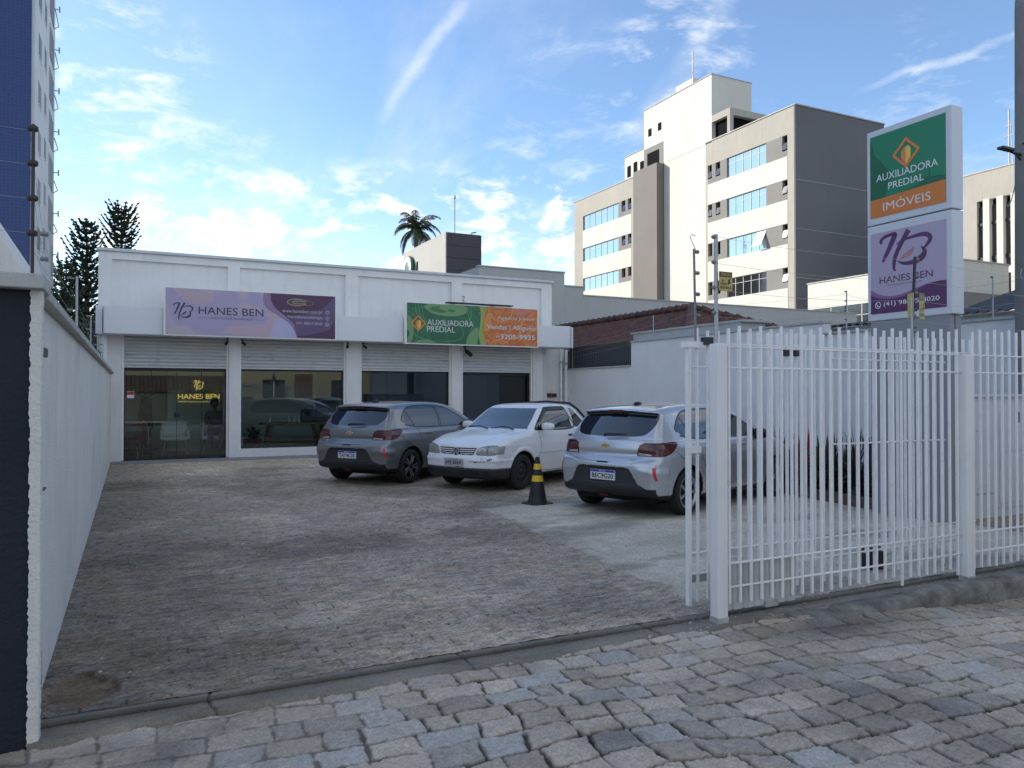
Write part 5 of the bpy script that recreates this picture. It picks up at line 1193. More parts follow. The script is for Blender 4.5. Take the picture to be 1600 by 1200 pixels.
for k in range(15):
    z = z0 + k * fl + .2
    for y0, y1, dz in ((1.75, 3.25, 0), (5.15, 6.35, .55)):
        if z + dz + 1.4 > H: continue
        w_ = MB().box(-.001, .012, y0, y1, z + dz, z + dz + 1.35).build('window', pm('grey_shuttered_window', (.11, .11, .115), .5, .1, 2), bt); MB().box(.0, .03, y0 - .08, y1 + .08, z + dz - .08, z + dz - .01).build('sill', M['white'], w_)
    y0, y1 = 8.2, 10.9
    w_ = MB().box(-.001, .012, y0, y1, z - .3, z + 1.8).build('window', pm('grey_shuttered_window', (.11, .11, .115), .5, .1, 2), bt)
    f_ = MB()
    for q in range(5): f_.box(.012, .04, y0 + (y1 - y0) * q / 4 - .04, y0 + (y1 - y0) * q / 4 + .04, z - .3, z + 1.8)
    f_.build('frame', M['steel'], w_)
    MB().tube([(.0, y1 + .2, z + 1.2), (.35, y1 + .2, z + 1.2)], .035).tube([(.35, y1 + .2, z + 1.0), (.35, y1 + .2, z + 1.4)], .05).tube([(.02, y0, z - .3), (.32, y0, z - .1), (.32, y1, z - .1), (.02, y1, z - .3)], .03).build('bracket', M['steel'], bt)
# sunlit white gable of the neighbouring house, over the left wall
nb_ = empty('gabled_house', (-4, 11, 0), 0, 'plain white house gable seen over the dark street wall at the left', 'house')
MB().prism([(-4, 0), (2.9, 0), (2.86, 3.02), (2.6, 3.46), (1.3, 5.6), (-4, 3.2)], frame((0, 0, 0), (1, 0, 0), (0, 0, 1)), -6, 0).build('wall', M['stucco'], nb_)
MB().box(.9, 1.4, -.06, -.001, 2.6, 3.5).build('window', M['darkwin'], nb_)
# glassy block far beyond the pines
gbk = empty('glass_office', (-6, 110, 0), 0, 'small pale glass office block far off between the left wall and the shop', 'building')
MB().box(-2.5, 6.5, 0, 10, 0, 10.2).build('wall', pm('far_blue_grey', (.22, .28, .32), .6), gbk)
for i in range(3): MB().box(-2.2, 6.2, -.06, -.001, 9.2 - i * 2.4 - 1.2, 9.2 - i * 2.4).build('window', M['winglass'], gbk)

# ---- across the street, seen mirrored in the shop windows
yh = empty('yellow_house', (5, -15, 0), 0, 'pale yellow house across the street, mirrored in the shop windows', 'house')
yw = pm('pale_yellow_render', (.30, .29, .20), .85, .05, 1)
MB().box(-13, 11, -6, 0, 0, 3.9).build('wall', yw, yh)
m = MB(); tiled_slope(m, (-13.4, .6, 3.8), (11.4, .6, 3.8), (11.4, -3, 5.4), (-13.4, -3, 5.4)); m.build('roof', tile_mat(), yh, True)
for x in (-11, -7.5, -1.6, 3.2, 8): 
    w_ = MB().box(x, x + 1.5, .001, .03, 1.0, 2.6).build('window', M['dimglass'], yh); MB().box(x + .72, x + .78, .03, .05, 1.0, 2.6).build('frame', M['enamel'], w_)
MB().box(-4.6, -3.2, .001, .05, 0, 2.4).build('door', M['wood'], yh); MB().box(5.4, 6.6, .001, .05, 0, 3.0).build('brick_panel', pm('brick_panel', (.11, .06, .045), .8), yh)
fm2 = empty('grey_house', (27, -16, 0), 0, 'plain grey house across the street to the right, mirrored in car windows', 'house')
MB().box(-10, 12, -8, 0, 0, 7.5).build('wall', M['cream'], fm2)
for x in (-8, -4, 0, 4, 8): MB().box(x, x + 1.8, .001, .03, 4.2, 6.0).box(x, x + 1.8, .001, .03, 1.0, 2.6).build('window', M['dimglass'], fm2)

gw = empty('garden_wall', (1.2, -11.6, 0), 0, 'low grey-green wall with a tiled canopy across the street, mirrored in the glass door', 'wall')
MB().box(-5.5, 4.4, -.2, 0, 0, 1.75).build('wall_face', pm('street_wall', (.10, .11, .095), .9, .2, 2), gw)
tiled_slope(MB(), (-5.6, .2, 1.75), (4.5, .2, 1.75), (4.5, -1.5, 2.75), (-5.6, -1.5, 2.75)).build('tiled_canopy', pm('old_brown_tile', (.06, .035, .028), .85, .3, 4), gw, True)
# ------------------------------------------------------------------ trees
def star_pine(x, y, h, base_r, seed, label, low=.12):
    rs = random.Random(seed); t = empty('star_pine', (x, y, 0), 0, label, 'tree', 'tall star pines behind the shop')
    MB().tube([(0, 0, 0), (.05, 0, h * .5), (0, 0, h)], [.32, .20, .03], 8).build('trunk', pm('pine_bark', (.07, .05, .04), .9, .2, 6), t, True)
    m = MB(); z = h * low
    while z < h * .985:
        q = z / h; rad = base_r * min(1, (1 - q) * 7.0) ** .55 * rs.uniform(.82, 1.08); nb = rs.randint(6, 8); a0 = rs.uniform(0, 6.28)
        for k in range(nb):
            a = a0 + 6.283 * k / nb + rs.uniform(-.2, .2); L_ = rad * rs.uniform(.7, 1.12); up = rs.uniform(.15, .40) + q * .75
            d = Vector((math.cos(a), math.sin(a), 0)); sd = Vector((-math.sin(a), math.cos(a), 0)); n = max(4, int(L_ / .16)); P0 = Vector((0, 0, z))
            pts = [P0 + d * L_ * (i / n) + Vector((0, 0, up * L_ * (i / n) ** 1.7 - .06 * L_ * math.sin(3.14 * i / n))) for i in range(n + 1)]
            m.tube(pts[::2] if len(pts) % 2 else pts, .035, 4, False)
            for i in range(1, n + 1):
                p = pts[i]; w = (.10 + .20 * math.sin(3.14 * min(1, i / n * .8 + .12))) * rs.uniform(.7, 1.2)
                for s in (-1, 1, 0):
                    dirn = (sd * s * .9 + d * .55 + Vector((0, 0, rs.uniform(.25, .7)))).normalized(); tip = p + dirn * w * (1.1 if s else 1.35)
                    side = dirn.cross(Vector((rs.uniform(-1, 1), rs.uniform(-1, 1), rs.uniform(-1, 1)))).normalized() * .062
                    m.raw([p - side * .6, p + side * .6, p + dirn * w * .6 + side, tip, p + dirn * w * .6 - side], [(0, 1, 2, 3, 4)])
                    side2 = dirn.cross(side).normalized() * .062
                    m.raw([p - side2 * .6, p + side2 * .6, p + dirn * w * .6 + side2, tip, p + dirn * w * .6 - side2], [(0, 1, 2, 3, 4)])
        z += rs.uniform(.44, .66) * (1.0 - .15 * q)
    m.build('crown', pm('pine_foliage', (.045, .066, .036), .8, .45, .9), t, fix=False)
star_pine(-2.80, 60, 13.3, 1.30, 3, 'dark star pine behind the shop roof corner, the left of the tall pair')
star_pine(-.70, 61, 14.95, 1.40, 5, 'tallest dark star pine behind the shop roof, right of the pair')
star_pine(-4.55, 68, 11.4, 2.2, 9, 'shorter dark star pine half hidden by the apartment tower', .08)
star_pine(-3.6, 50, 7.2, 1.6, 12, 'low dark star pine in front, just above the left wall')
def broad_tree(x, y, h, r, seed, label):
    rs = random.Random(seed); t = empty('broad_tree', (x, y, 0), 0, label, 'tree')
    m = MB().tube([(0, 0, 0), (.1, 0, h * .4), (.2, .1, h * .6)], [.25, .18, .1], 8)
    cl = []
    for i in range(9):
        a = rs.uniform(0, 6.28); rr = r * rs.uniform(.2, .75); c_ = Vector((math.cos(a) * rr, math.sin(a) * rr, h * rs.uniform(.5, .88))); cl.append((c_, r * rs.uniform(.3, .5))); m.tube([(.1, 0, h * .4), c_], [.09, .03], 6)
    m.build('trunk', pm('pine_bark', ()), t, True); m = MB()
    for c_, rr in cl:
        for k in range(420):
            v = Vector((rs.gauss(0, 1), rs.gauss(0, 1), rs.gauss(0, 1))).normalized() * rr * rs.uniform(.55, 1.05) ** .5; p = c_ + v
            a = Vector((rs.uniform(-1, 1), rs.uniform(-1, 1), rs.uniform(-1, 1))).normalized() * .13; b = a.cross(v).normalized() * .07
            m.raw([p - a, p + b, p + a, p - b], [(0, 1, 2, 3)])
    m.build('crown', pm('broadleaf', (.035, .055, .020), .7, .5, .8), t, fix=False)
broad_tree(-2.6, 42, 5.2, 2.0, 4, 'small rounded dark tree low behind the left wall')
broad_tree(-1.3, 36, 4.2, 1.5, 14, 'small bushy tree just left of the shop roof corner')
# feather palm
p = empty('palm_tree', (25.4, 73, 0), 0, 'feathery palm tree rising behind the shop roof', 'tree', None)
MB().tube([(0, 0, 0), (-.1, 0, 7), (.05, 0, 14.6)], [.30, .24, .20], 10).build('trunk', pm('palm_bark', (.11, .085, .065), .9, .2, 3), p, True)
p.scale = (1.02, 1.02, 1.235)
rs = random.Random(6)
for k in range(26):
    a = 6.283 * k / 26 * 3 + rs.uniform(-.25, .25); el = (.15, .75, 1.25)[k % 3] + rs.uniform(-.15, .15); L_ = rs.uniform(2.4, 3.2); d = Vector((math.cos(a), math.sin(a), 0)); sd = Vector((-math.sin(a), math.cos(a), 0))
    pts = []; pos = Vector((.05, 0, 14.5)); e = el
    for i in range(17): pts.append(pos.copy()); pos += (d * math.cos(e) + Vector((0, 0, math.sin(e)))) * L_ / 16; e -= .12
    m = MB().tube(pts[::2], [.035 - .003 * i for i in range(9)], 5, False)
    for i in range(2, 17):
        for s in (-1, 1):
            for q in range(2):
                w = .75 * math.sin(3.14 * min(1, (i / 17) * .85 + .12)) * rs.uniform(.8, 1.1); b0 = pts[i].lerp(pts[i - 1], q * .5); t_ = (pts[i] - pts[i - 1]).normalized()
                dr = (sd * s * .75 + t_ * .6 + Vector((0, 0, -.55 + rs.uniform(-.2, .25)))).normalized(); wd = t_ * .040
                m.raw([b0 - wd, b0 + wd, b0 + dr * w * .6 + wd * .8, b0 + dr * w - Vector((0, 0, .05)), b0 + dr * w * .6 - wd * .8], [(0, 1, 2, 3, 4)])
    m.build('frond', pm('palm_leaf', (.045, .060, .025), .55, .3, 2), p, fix=False)
# ------------------------------------------------------------------ cars: bodies meshed from smooth distance fields
def smax(a, b, k):
    h = np.clip(.5 + .5 * (a - b) / k, 0, 1); return b * (1 - h) + a * h + k * h * (1 - h)
class Field:
    def __init__(s, top, bottom, halfw, bow, arches, extra=None, res=.012):
        prof = crom(top, 7) + list(bottom); s.halfw = halfw; s.bow = bow; s.arches = arches; s.extra = extra
        s.g = .008; xs = [p[0] for p in prof]; s.x0 = min(xs) - .35; s.x1 = max(xs) + .35; s.z0 = .02; s.z1 = 1.75
        s.nx = int((s.x1 - s.x0) / s.g) + 1; s.nz = int((s.z1 - s.z0) / s.g) + 1
        GX, GZ = np.meshgrid(s.x0 + s.g * np.arange(s.nx), s.z0 + s.g * np.arange(s.nz), indexing='ij'); s.D = poly_sdf(GX, GZ, prof); s.xa = min(xs) - .06; s.xb = max(xs) + .06; s.res = res
    def samp(s, x, z):
        u = np.clip((x - s.x0) / s.g, 0, s.nx - 1.001); v = np.clip((z - s.z0) / s.g, 0, s.nz - 1.001); i = u.astype(int); j = v.astype(int); fu = u - i; fv = v - j; D = s.D
        return (D[i, j] * (1 - fu) + D[i + 1, j] * fu) * (1 - fv) + (D[i, j + 1] * (1 - fu) + D[i + 1, j + 1] * fu) * fv
    def __call__(s, x, y, z):
        xe = x + s.bow(x, z) * y * y; ze = z + .075 * y * y * sstep(1.08, 1.36, z) + .03 * y * y * sstep(.7, .85, z) * (z < 1.02)
        a = s.samp(xe, ze); b = (np.abs(y) - s.halfw(x, z)) * .97; f = smax(a, b, .075)
        for ax, az, r in s.arches:
            d = np.hypot(x - ax, z - az); c = np.maximum(d - r, .52 - np.abs(y))
            f = smax(f, -c, .012)
        if s.extra: f = s.extra(f, x, y, z)
        return f
    def mesh(s):
        h = s.res; X = np.arange(s.xa, s.xb, h); Y = np.arange(-1.0, 1.0 + h, h); Z = np.arange(.12, 1.56, h)
        f = s(X[:, None, None], Y[None, :, None], Z[None, None, :]).astype(np.float32); ins = f < 0
        nx, ny, nz = f.shape
        cnt = np.zeros((nx - 1, ny - 1, nz - 1), np.int8)
        for a in (0, 1):
            for b in (0, 1):
                for c in (0, 1): cnt += ins[a:nx - 1 + a, b:ny - 1 + b, c:nz - 1 + c]
        act = (cnt > 0) & (cnt < 8); ids = np.full(act.shape, -1, np.int64); I = np.argwhere(act); ids[act] = np.arange(len(I))
        acc = np.zeros((len(I), 3)); num = np.zeros(len(I)); o = [(a, b, c) for a in (0, 1) for b in (0, 1) for c in (0, 1)]
        for p in o:
            for ax in range(3):
                if p[ax]: continue
                q = list(p); q[ax] = 1
                fa = f[I[:, 0] + p[0], I[:, 1] + p[1], I[:, 2] + p[2]]; fb = f[I[:, 0] + q[0], I[:, 1] + q[1], I[:, 2] + q[2]]
                m = (fa < 0) != (fb < 0); t = np.where(m, fa / np.where(m, fa - fb, 1), 0); P0 = np.array(p, float)[None].repeat(len(I), 0); P0[:, ax] += t
                acc += P0 * m[:, None]; num += m
        V = (I + acc / num[:, None]) * h + np.array([X[0], Y[0], Z[0]])
        F = []
        for ax in range(3):
            sa = [slice(None)] * 3; sb = [slice(None)] * 3; sa[ax] = slice(0, -1); sb[ax] = slice(1, None); A = ins[tuple(sa)]; B = ins[tuple(sb)]
            u, v = (ax + 1) % 3, (ax + 2) % 3; E = np.argwhere(A != B); E = E[(E[:, u] > 0) & (E[:, v] > 0) & (E[:, u] < ids.shape[u]) & (E[:, v] < ids.shape[v])]
            def cid(du, dv):
                e = E.copy(); e[:, u] -= du; e[:, v] -= dv; return ids[e[:, 0], e[:, 1], e[:, 2]]
            Q = np.stack([cid(1, 1), cid(0, 1), cid(0, 0), cid(1, 0)], 1); fl = B[E[:, 0], E[:, 1], E[:, 2]]; Q[fl] = Q[fl][:, ::-1]; F.append(Q)
        F = np.concatenate(F)
        for it in range(3):
            n, v0 = s.grad(V); V = V - n * np.clip(v0, -h, h)[:, None] * .9
        return V, F, s.grad(V, .010)[0]
    def grad(s, V, e=.004):
        x, y, z = V.T; v0 = s(x, y, z); g = np.stack([s(x + e, y, z) - s(x - e, y, z), s(x, y + e, z) - s(x, y - e, z), s(x, y, z + e) - s(x, y, z - e)], 1) / (2 * e)
        l = np.linalg.norm(g, axis=1) + 1e-9; return g / l[:, None], v0 / np.maximum(l, .5)
    def side_y(s, x, z, y0=1.0):
        """outer y of the side surface at (x, z)"""
        x = np.asarray(x, float); z = np.asarray(z, float); lo = np.full(x.shape, .2); hi = np.full(x.shape, 1.0)
        for _ in range(22):
            m = (lo + hi) / 2; i = s(x, m, z) < 0; lo = np.where(i, m, lo); hi = np.where(i, hi, m)
        return lo
def sub_mesh(name, V, F, Nn, mat, par):
    used = np.unique(F); rm = np.full(len(V), -1); rm[used] = np.arange(len(used)); F2 = rm[F]; V2 = V[used]; N2 = Nn[used]
    me = bpy.data.meshes.new(name); me.vertices.add(len(V2)); me.vertices.foreach_set('co', V2.astype(np.float32).ravel()); me.loops.add(F2.size); me.loops.foreach_set('vertex_index', F2.astype(np.int32).ravel())
    me.polygons.add(len(F2)); me.polygons.foreach_set('loop_start', np.arange(0, F2.size, 4, dtype=np.int32)); me.polygons.foreach_set('loop_total', np.full(len(F2), 4, np.int32)); me.update(calc_edges=True)
    me.polygons.foreach_set('use_smooth', [True] * len(F2)); me.normals_split_custom_set_from_vertices([tuple(v) for v in N2])
    me.materials.append(mat); o = bpy.data.objects.new(name, me); col.objects.link(o); o.parent = par; return o
def in2(x, y, poly): return inpoly(x, y, poly)
def snap(V, a, b, polys, mask, h):
    """pull vertices near a region outline onto it so its edge is clean; a, b are the axes of the view"""
    for poly in polys:
        n = len(poly); best = np.full(len(V), 1e9); tx = np.zeros(len(V)); ty = np.zeros(len(V)); px, pz = V[:, a], V[:, b]
        for i in range(n):
            ax, az = poly[i]; bx, bz = poly[(i + 1) % n]; ex, ez = bx - ax, bz - az; l2 = ex * ex + ez * ez
            if l2 < 1e-12: continue
            t = np.clip(((px - ax) * ex + (pz - az) * ez) / l2, 0, 1); qx, qz = ax + t * ex, az + t * ez; d = np.hypot(px - qx, pz - qz); m = d < best
            best = np.where(m, d, best); tx = np.where(m, qx, tx); ty = np.where(m, qz, ty)
        m = mask & (best < h * .5); V[m, a] = tx[m]; V[m, b] = ty[m]

def paint(name, base, metal=0.0, flake=.0, rough=.32, coat=1.0, dirt=.0):
    m = pm(name, base, rough, .03, 2, 0, 1, metal=metal, coat=coat, dirt=tuple(c * .72 + .02 for c in base) if dirt else None, dscale=2.5, dlo=.5, dhi=.9)
    return m
tyre_m = pm('tyre_rubber', (.018, .018, .018), .8, .15, 20, .3, 60)
liner = pm('wheel_liner', (.008, .008, .008), .9)
seam_m = pm('door_seam', (.006, .006, .007), .6)
alloy = pm('silver_alloy', (.62, .62, .63), .28, metal=.9); alloyb = pm('black_alloy', (.012, .012, .013), .25, coat=.6); steelb = pm('black_steel_rim', (.018, .017, .017), .6, .2, 12)
def wheel(par, x, side, y, style, r=.31, w=.185, rr=.215, steer=0.):
    t = bpy.data.objects.new('wheel', None); col.objects.link(t); t.parent = par; t.location = (x, y * side, r); t.rotation_euler = (0, random.uniform(0, 1), 0 if side > 0 else math.pi); t.empty_display_size = .1
    t.rotation_mode = 'XYZ'; t.rotation_euler = (0, 0, (0 if side > 0 else math.pi) + steer)
    # outer face at +y locally
    pr = [(rr - .004, -w), (rr + .03, -w), (r - .02, -w + .008), (r - .002, -w + .035)]
    for k in range(4): yy = -w + .05 + k * (w - .075) / 4; pr += [(r, yy), (r, yy + .022), (r - .007, yy + .024), (r - .007, yy + .03)]
    pr += [(r - .002, -.028), (r - .022, -.003), (rr + .035, .004), (rr + .008, .0), (rr - .004, -.012)]
    MB().lathe(pr, n=48, axis='y').build('tyre', tyre_m, t, True)
    m = MB().lathe([(rr, -w), (rr, -.02), (rr + .004, -.004), (rr - .012, -.004), (rr - .022, -.03), (rr - .03, -w + .02)], n=48, axis='y')
    b = MB().lathe([(0, -w + .06), (rr - .02, -w + .06), (rr - .02, -w + .05), (0, -w + .05)], n=24, axis='y')
    b.lathe([(0, -.075), (.125, -.075), (.125, -.06), (.05, -.058)], n=32, axis='y'); b.build('brake_disc', steelb, t)
    f = frame((0, 0, 0), (-1, 0, 0), (0, 0, 1))        # normal (-1,0,0)x(0,0,1) = (0,1,0)
    def rot(p, a): return (p[0] * math.cos(a) - p[1] * math.sin(a), p[0] * math.sin(a) + p[1] * math.cos(a))
    if style == 'steel':
        m.lathe([(rr - .02, -.04), (rr * .80, -.055), (rr * .72, -.032), (rr * .45, -.022), (rr * .30, -.04), (.0, -.04)], n=48, axis='y'); m.lathe([(0, -.02), (.045, -.022), (.05, -.04)], n=20, axis='y')
        m.build('rim', steelb, t, True); hb = MB()
        for k in range(10): a = 6.283 * k / 10; c_ = rot((rr * .76, 0), a); hb.prism([(c_[0] + .017 * math.cos(q), c_[1] + .017 * math.sin(q)) for q in np.linspace(0, 6.283, 9)[:-1]], f, -.055, -.040)
        hb.build('vent_holes', M['black'], t)
    elif style == 'dark':                                # five paired, swept, two-tone spokes
        m.lathe([(0, -.012), (.036, -.012), (.046, -.025), (.05, -.05)], n=24, axis='y'); s2_ = MB()
        for k in range(5):
            a = 6.283 * k / 5
            m.prism([rot(p, a) for p in ((.03, -.03), (.10, -.062), (rr - .008, -.078), (rr - .008, .052), (.10, .030), (.03, .030))], f, -.055, -.024)
            s2_.prism([rot(p, a) for p in ((.045, -.020), (.11, -.045), (rr - .01, -.058), (rr - .01, -.034), (.12, -.020), (.05, -.004))], f, -.0235, -.014)
            s2_.prism([rot(p, a) for p in ((.05, .004), (.12, .006), (rr - .01, .018), (rr - .01, .040), (.115, .020), (.045, .018))], f, -.0235, -.014)
        m.build('rim', alloyb, t); s2_.build('polished_spokes', alloy, t)
    else:                                                # seven slim silver spokes
        m.lathe([(0, -.010), (.040, -.010), (.052, -.025), (.055, -.05)], n=24, axis='y')
        for k in range(7):
            a = 6.283 * k / 7
            m.prism([rot(p, a) for p in ((.035, -.016), (.10, -.020), (rr - .006, -.040), (rr - .006, .004), (.10, .012), (.035, .016))], f, -.045, -.012)
        m.build('rim', alloy, t)
    return t
def plate(par, x, y, z, txt, new, facing=-1, tilt=0.0):
    """facing -1: looks along -x (rear of the car); +1: looks along +x (front)"""
    fr = frame((x, y, z), (0, -1, 0), (0, 0, 1)) if facing < 0 else frame((x, y, z), (0, 1, 0), (0, 0, 1))
    b = MB().prism([(-.20, -.065), (.20, -.065), (.20, .065), (-.20, .065)], fr, -.012, .002).build('number_plate', pm('plate_white' if new else 'plate_grey', (.70, .70, .70) if new else (.42, .42, .42), .5), par)
    if new: MB().prism([(-.197, .032), (.197, .032), (.197, .062), (-.197, .062)], fr, .002, .0032).build('blue_band', pm('plate_blue', (.015, .06, .42), .5), b); MB().text('BRASIL', -.05, .05, .040, .054, fr, .0045, .02).build('band_lettering', pm('plate_white', ()), b)
    k = MB().text(txt, -.175, .175, -.048, .018 if new else .025, fr, .0035, .025)
    if not new: k.text('PR CURITIBA', -.10, .10, .038, .052, fr, .0035)
    k.build('number', pm('plate_ink', (.02, .02, .02) if new else (.06, .06, .06), .6), b); return b
def strip_on(fld, par, runs, name, mat, w=.008, off=.0015, sides=(1, -1)):
    """thin dark ribbons lying on the body side along (x, z) runs"""
    m = MB()
    for pts in runs:
        P_ = np.array(crom(pts, 8)); d = np.gradient(P_, axis=0); l = np.hypot(d[:, 0], d[:, 1])[:, None] + 1e-9; nr = np.stack([-d[:, 1], d[:, 0]], 1) / l * w / 2
        A, B = P_ + nr, P_ - nr; ya, yb = fld.side_y(A[:, 0], A[:, 1]) + off, fld.side_y(B[:, 0], B[:, 1]) + off
        for s in sides:
            V = []; 
            for i in range(len(P_)): V += [(A[i, 0], s * ya[i], A[i, 1]), (B[i, 0], s * yb[i], B[i, 1])]
            m.raw(V, [(2 * i, 2 * i + 1, 2 * i + 3, 2 * i + 2) for i in range(len(P_) - 1)])
    return m.build(name, mat, par, fix=False)

# ---------------- hatchback
o_top = [(-.60, .26), (-.72, .29), (-.765, .36), (-.775, .46), (-.785, .60), (-.775, .70), (-.735, .755), (-.70, .80), (-.685, .90), (-.66, .985), (-.625, 1.03), (-.52, 1.17), (-.425, 1.30), (-.395, 1.345), (-.455, 1.375), (-.40, 1.402), (-.1, 1.440), (.45, 1.468), (1.0, 1.466), (1.4, 1.435), (1.72, 1.355), (2.1, 1.175), (2.42, 1.02), (2.62, .965), (2.95, .905), (3.18, .82), (3.30, .70), (3.35, .5), (3.32, .3), (3.18, .22)]
o_bot = [(2.9, .19), (-.45, .22)]
def o_half(x, z):
    b = np.interp(z, [.12, .2, .3, .45, .62, .78, .90, .955, .99, 1.05, 1.2, 1.33, 1.42, 1.5], [.78, .805, .84, .858, .866, .862, .848, .826, .795, .768, .705, .645, .59, .54])
    low = sstep(1.0, .9, z)
    t = np.clip(-x / .80, 0, 1); b = b - (.13 * low + .10 * (1 - low)) * t ** 2.2
    t = np.clip((x - 2.35) / 1.0, 0, 1); b = b - .20 * t ** 2.4
    # shoulder over the rear wheel and a hollow above the sill
    b = b + .014 * np.exp(-((x - .0) / .45) ** 2 - ((z - .80) / .10) ** 2) - .016 * np.exp(-((z - .50) / .10) ** 2) * sstep(.35, .7, x) * sstep(2.3, 2.0, x)
    return b
def o_bow(x, z):
    return np.where(x < 1.2, -.16 * sstep(.6, -.3, x), .30 * sstep(1.5, 2.9, x))
def o_extra(f, x, y, z):
    # number plate hollow and the crease above it
    ay = np.abs(y); pl = np.maximum(np.maximum(ay - .40 - (z - .64) * -.35, np.abs(z - .535) - .095), x + .745)
    f = smax(f, -pl, .018)
    f = f + .010 * np.exp(-((z - .705 - .05 * sstep(.35, .7, ay)) / .012) ** 2) * (x < -.5) * sstep(.78, .7, ay)     # seam under the tailgate
    f = f + .012 * np.exp(-((z - .815) / .03) ** 2) * (x < -.5) * sstep(.62, .5, ay)
    f = f - .012 * np.exp(-((z - .60 + .10 * (ay - .6)) / .05) ** 2) * (x < -.45) * sstep(.45, .6, ay)               # bumper corner ridge
    return f
OF = Field(o_top, o_bot, o_half, o_bow, [(0, .315, .352), (2.551, .315, .352)], o_extra)
oV, oF_, oN = OF.mesh()
side_gl = [(-.13, 1.10), (-.15, 1.155), (.02, 1.30), (.20, 1.368), (.60, 1.392), (1.0, 1.385), (1.30, 1.35), (1.60, 1.255), (2.02, 1.045), (2.08, 1.005), (1.2, .992), (.3, 1.002), (-.02, 1.03)]
rear_gl = crom([(0, 1.035), (.42, 1.045), (.545, 1.075), (.60, 1.14), (.625, 1.22), (.605, 1.32), (.56, 1.352), (.3, 1.362), (0, 1.366)], 4); rear_gl = rear_gl + [(-a, b) for a, b in rear_gl[::-1]][1:-1]
lamp_s = crom([(-.9, .795), (-.62, .795), (-.48, .805), (-.36, .85), (-.25, .935), (-.235, .965), (-.28, .982), (-.42, .978), (-.9, .955)], 3)
lamp_r = [(.475, .79), (.97, .79), (.97, 1.0), (.56, .965), (.50, .94)]
low_r = [(-.95, .0), (.95, .0), (.90, .385), (.66, .385), (.54, .44), (.43, .628), (.38, .648), (-.38, .648), (-.43, .628), (-.54, .44), (-.66, .385), (-.90, .385)]
blk_r = [(-.90, .0), (.90, .0), (.80, .36), (.74, .375), (-.74, .375), (-.80, .36)]
wsh = 1.02
def o_regions(V, F, N):
    h = OF.res
    snap(V, 0, 2, [side_gl], (np.abs(N[:, 1]) > .45) & (V[:, 2] > .96), h); snap(V, 1, 2, [rear_gl], (V[:, 0] < -.2) & (V[:, 2] > 1.0) & (N[:, 0] < -.3), h)
    snap(V, 0, 2, [lamp_s], (V[:, 0] < -.2) & (V[:, 2] < 1.0) & (V[:, 2] > .78), h); snap(V, 1, 2, [low_r, blk_r], (V[:, 0] < -.35) & (V[:, 2] < .7) & (N[:, 0] < -.2), h)
    c = V[F].mean(1); n = N[F].mean(1); x, y, z = c.T; ay = np.abs(y); reg = np.zeros(len(F), int)      # 0 body
    arch = np.zeros(len(F), bool)
    for ax, az, r in OF.arches: arch |= (np.hypot(x - ax, z - az) < r + .006) & (ay < .90) & (np.abs(n[:, 1]) < .75) | (np.hypot(x - ax, z - az) < r - .01)
    reg[(z < .255)] = 5
    reg[(x < -.30) & in2(y, z, low_r) & (z < .66) & ((n[:, 0] < -.15) | (z < .36)) & ~((ay > .76) & (z > .30))] = 4
    reg[(x < -.30) & in2(y, z, blk_r) & ~((ay > .76) & (z > .30))] = 5
    reg[(x < -.2) & (ay > .475) & in2(x, z, lamp_s) & in2(ay, z, lamp_r)] = 3
    reg[(x < -.15) & in2(y, z, rear_gl) & (n[:, 0] < -.25)] = 2
    reg[in2(x, z, side_gl) & (np.abs(n[:, 1]) > .45) & (z > .98)] = 1
    reg[(x > 1.55) & (x < 2.52) & (z > 1.0) & (z < 1.40) & (n[:, 0] > .22) & (ay < np.interp(z, [1.0, 1.4], [.66, .53]))] = 6
    reg[(x > 2.9) & (z > .62) & (z < .80) & (ay > .40)] = 7; reg[(x > 3.0) & (z < .60) & (z > .2) & (ay < .60)] = 5
    reg[(z > 1.366) & (x < -.15) & (z < 1.40) & (n[:, 2] < -.2)] = 5
    reg[arch] = 8
    return reg
oR = o_regions(oV, oF_, oN)
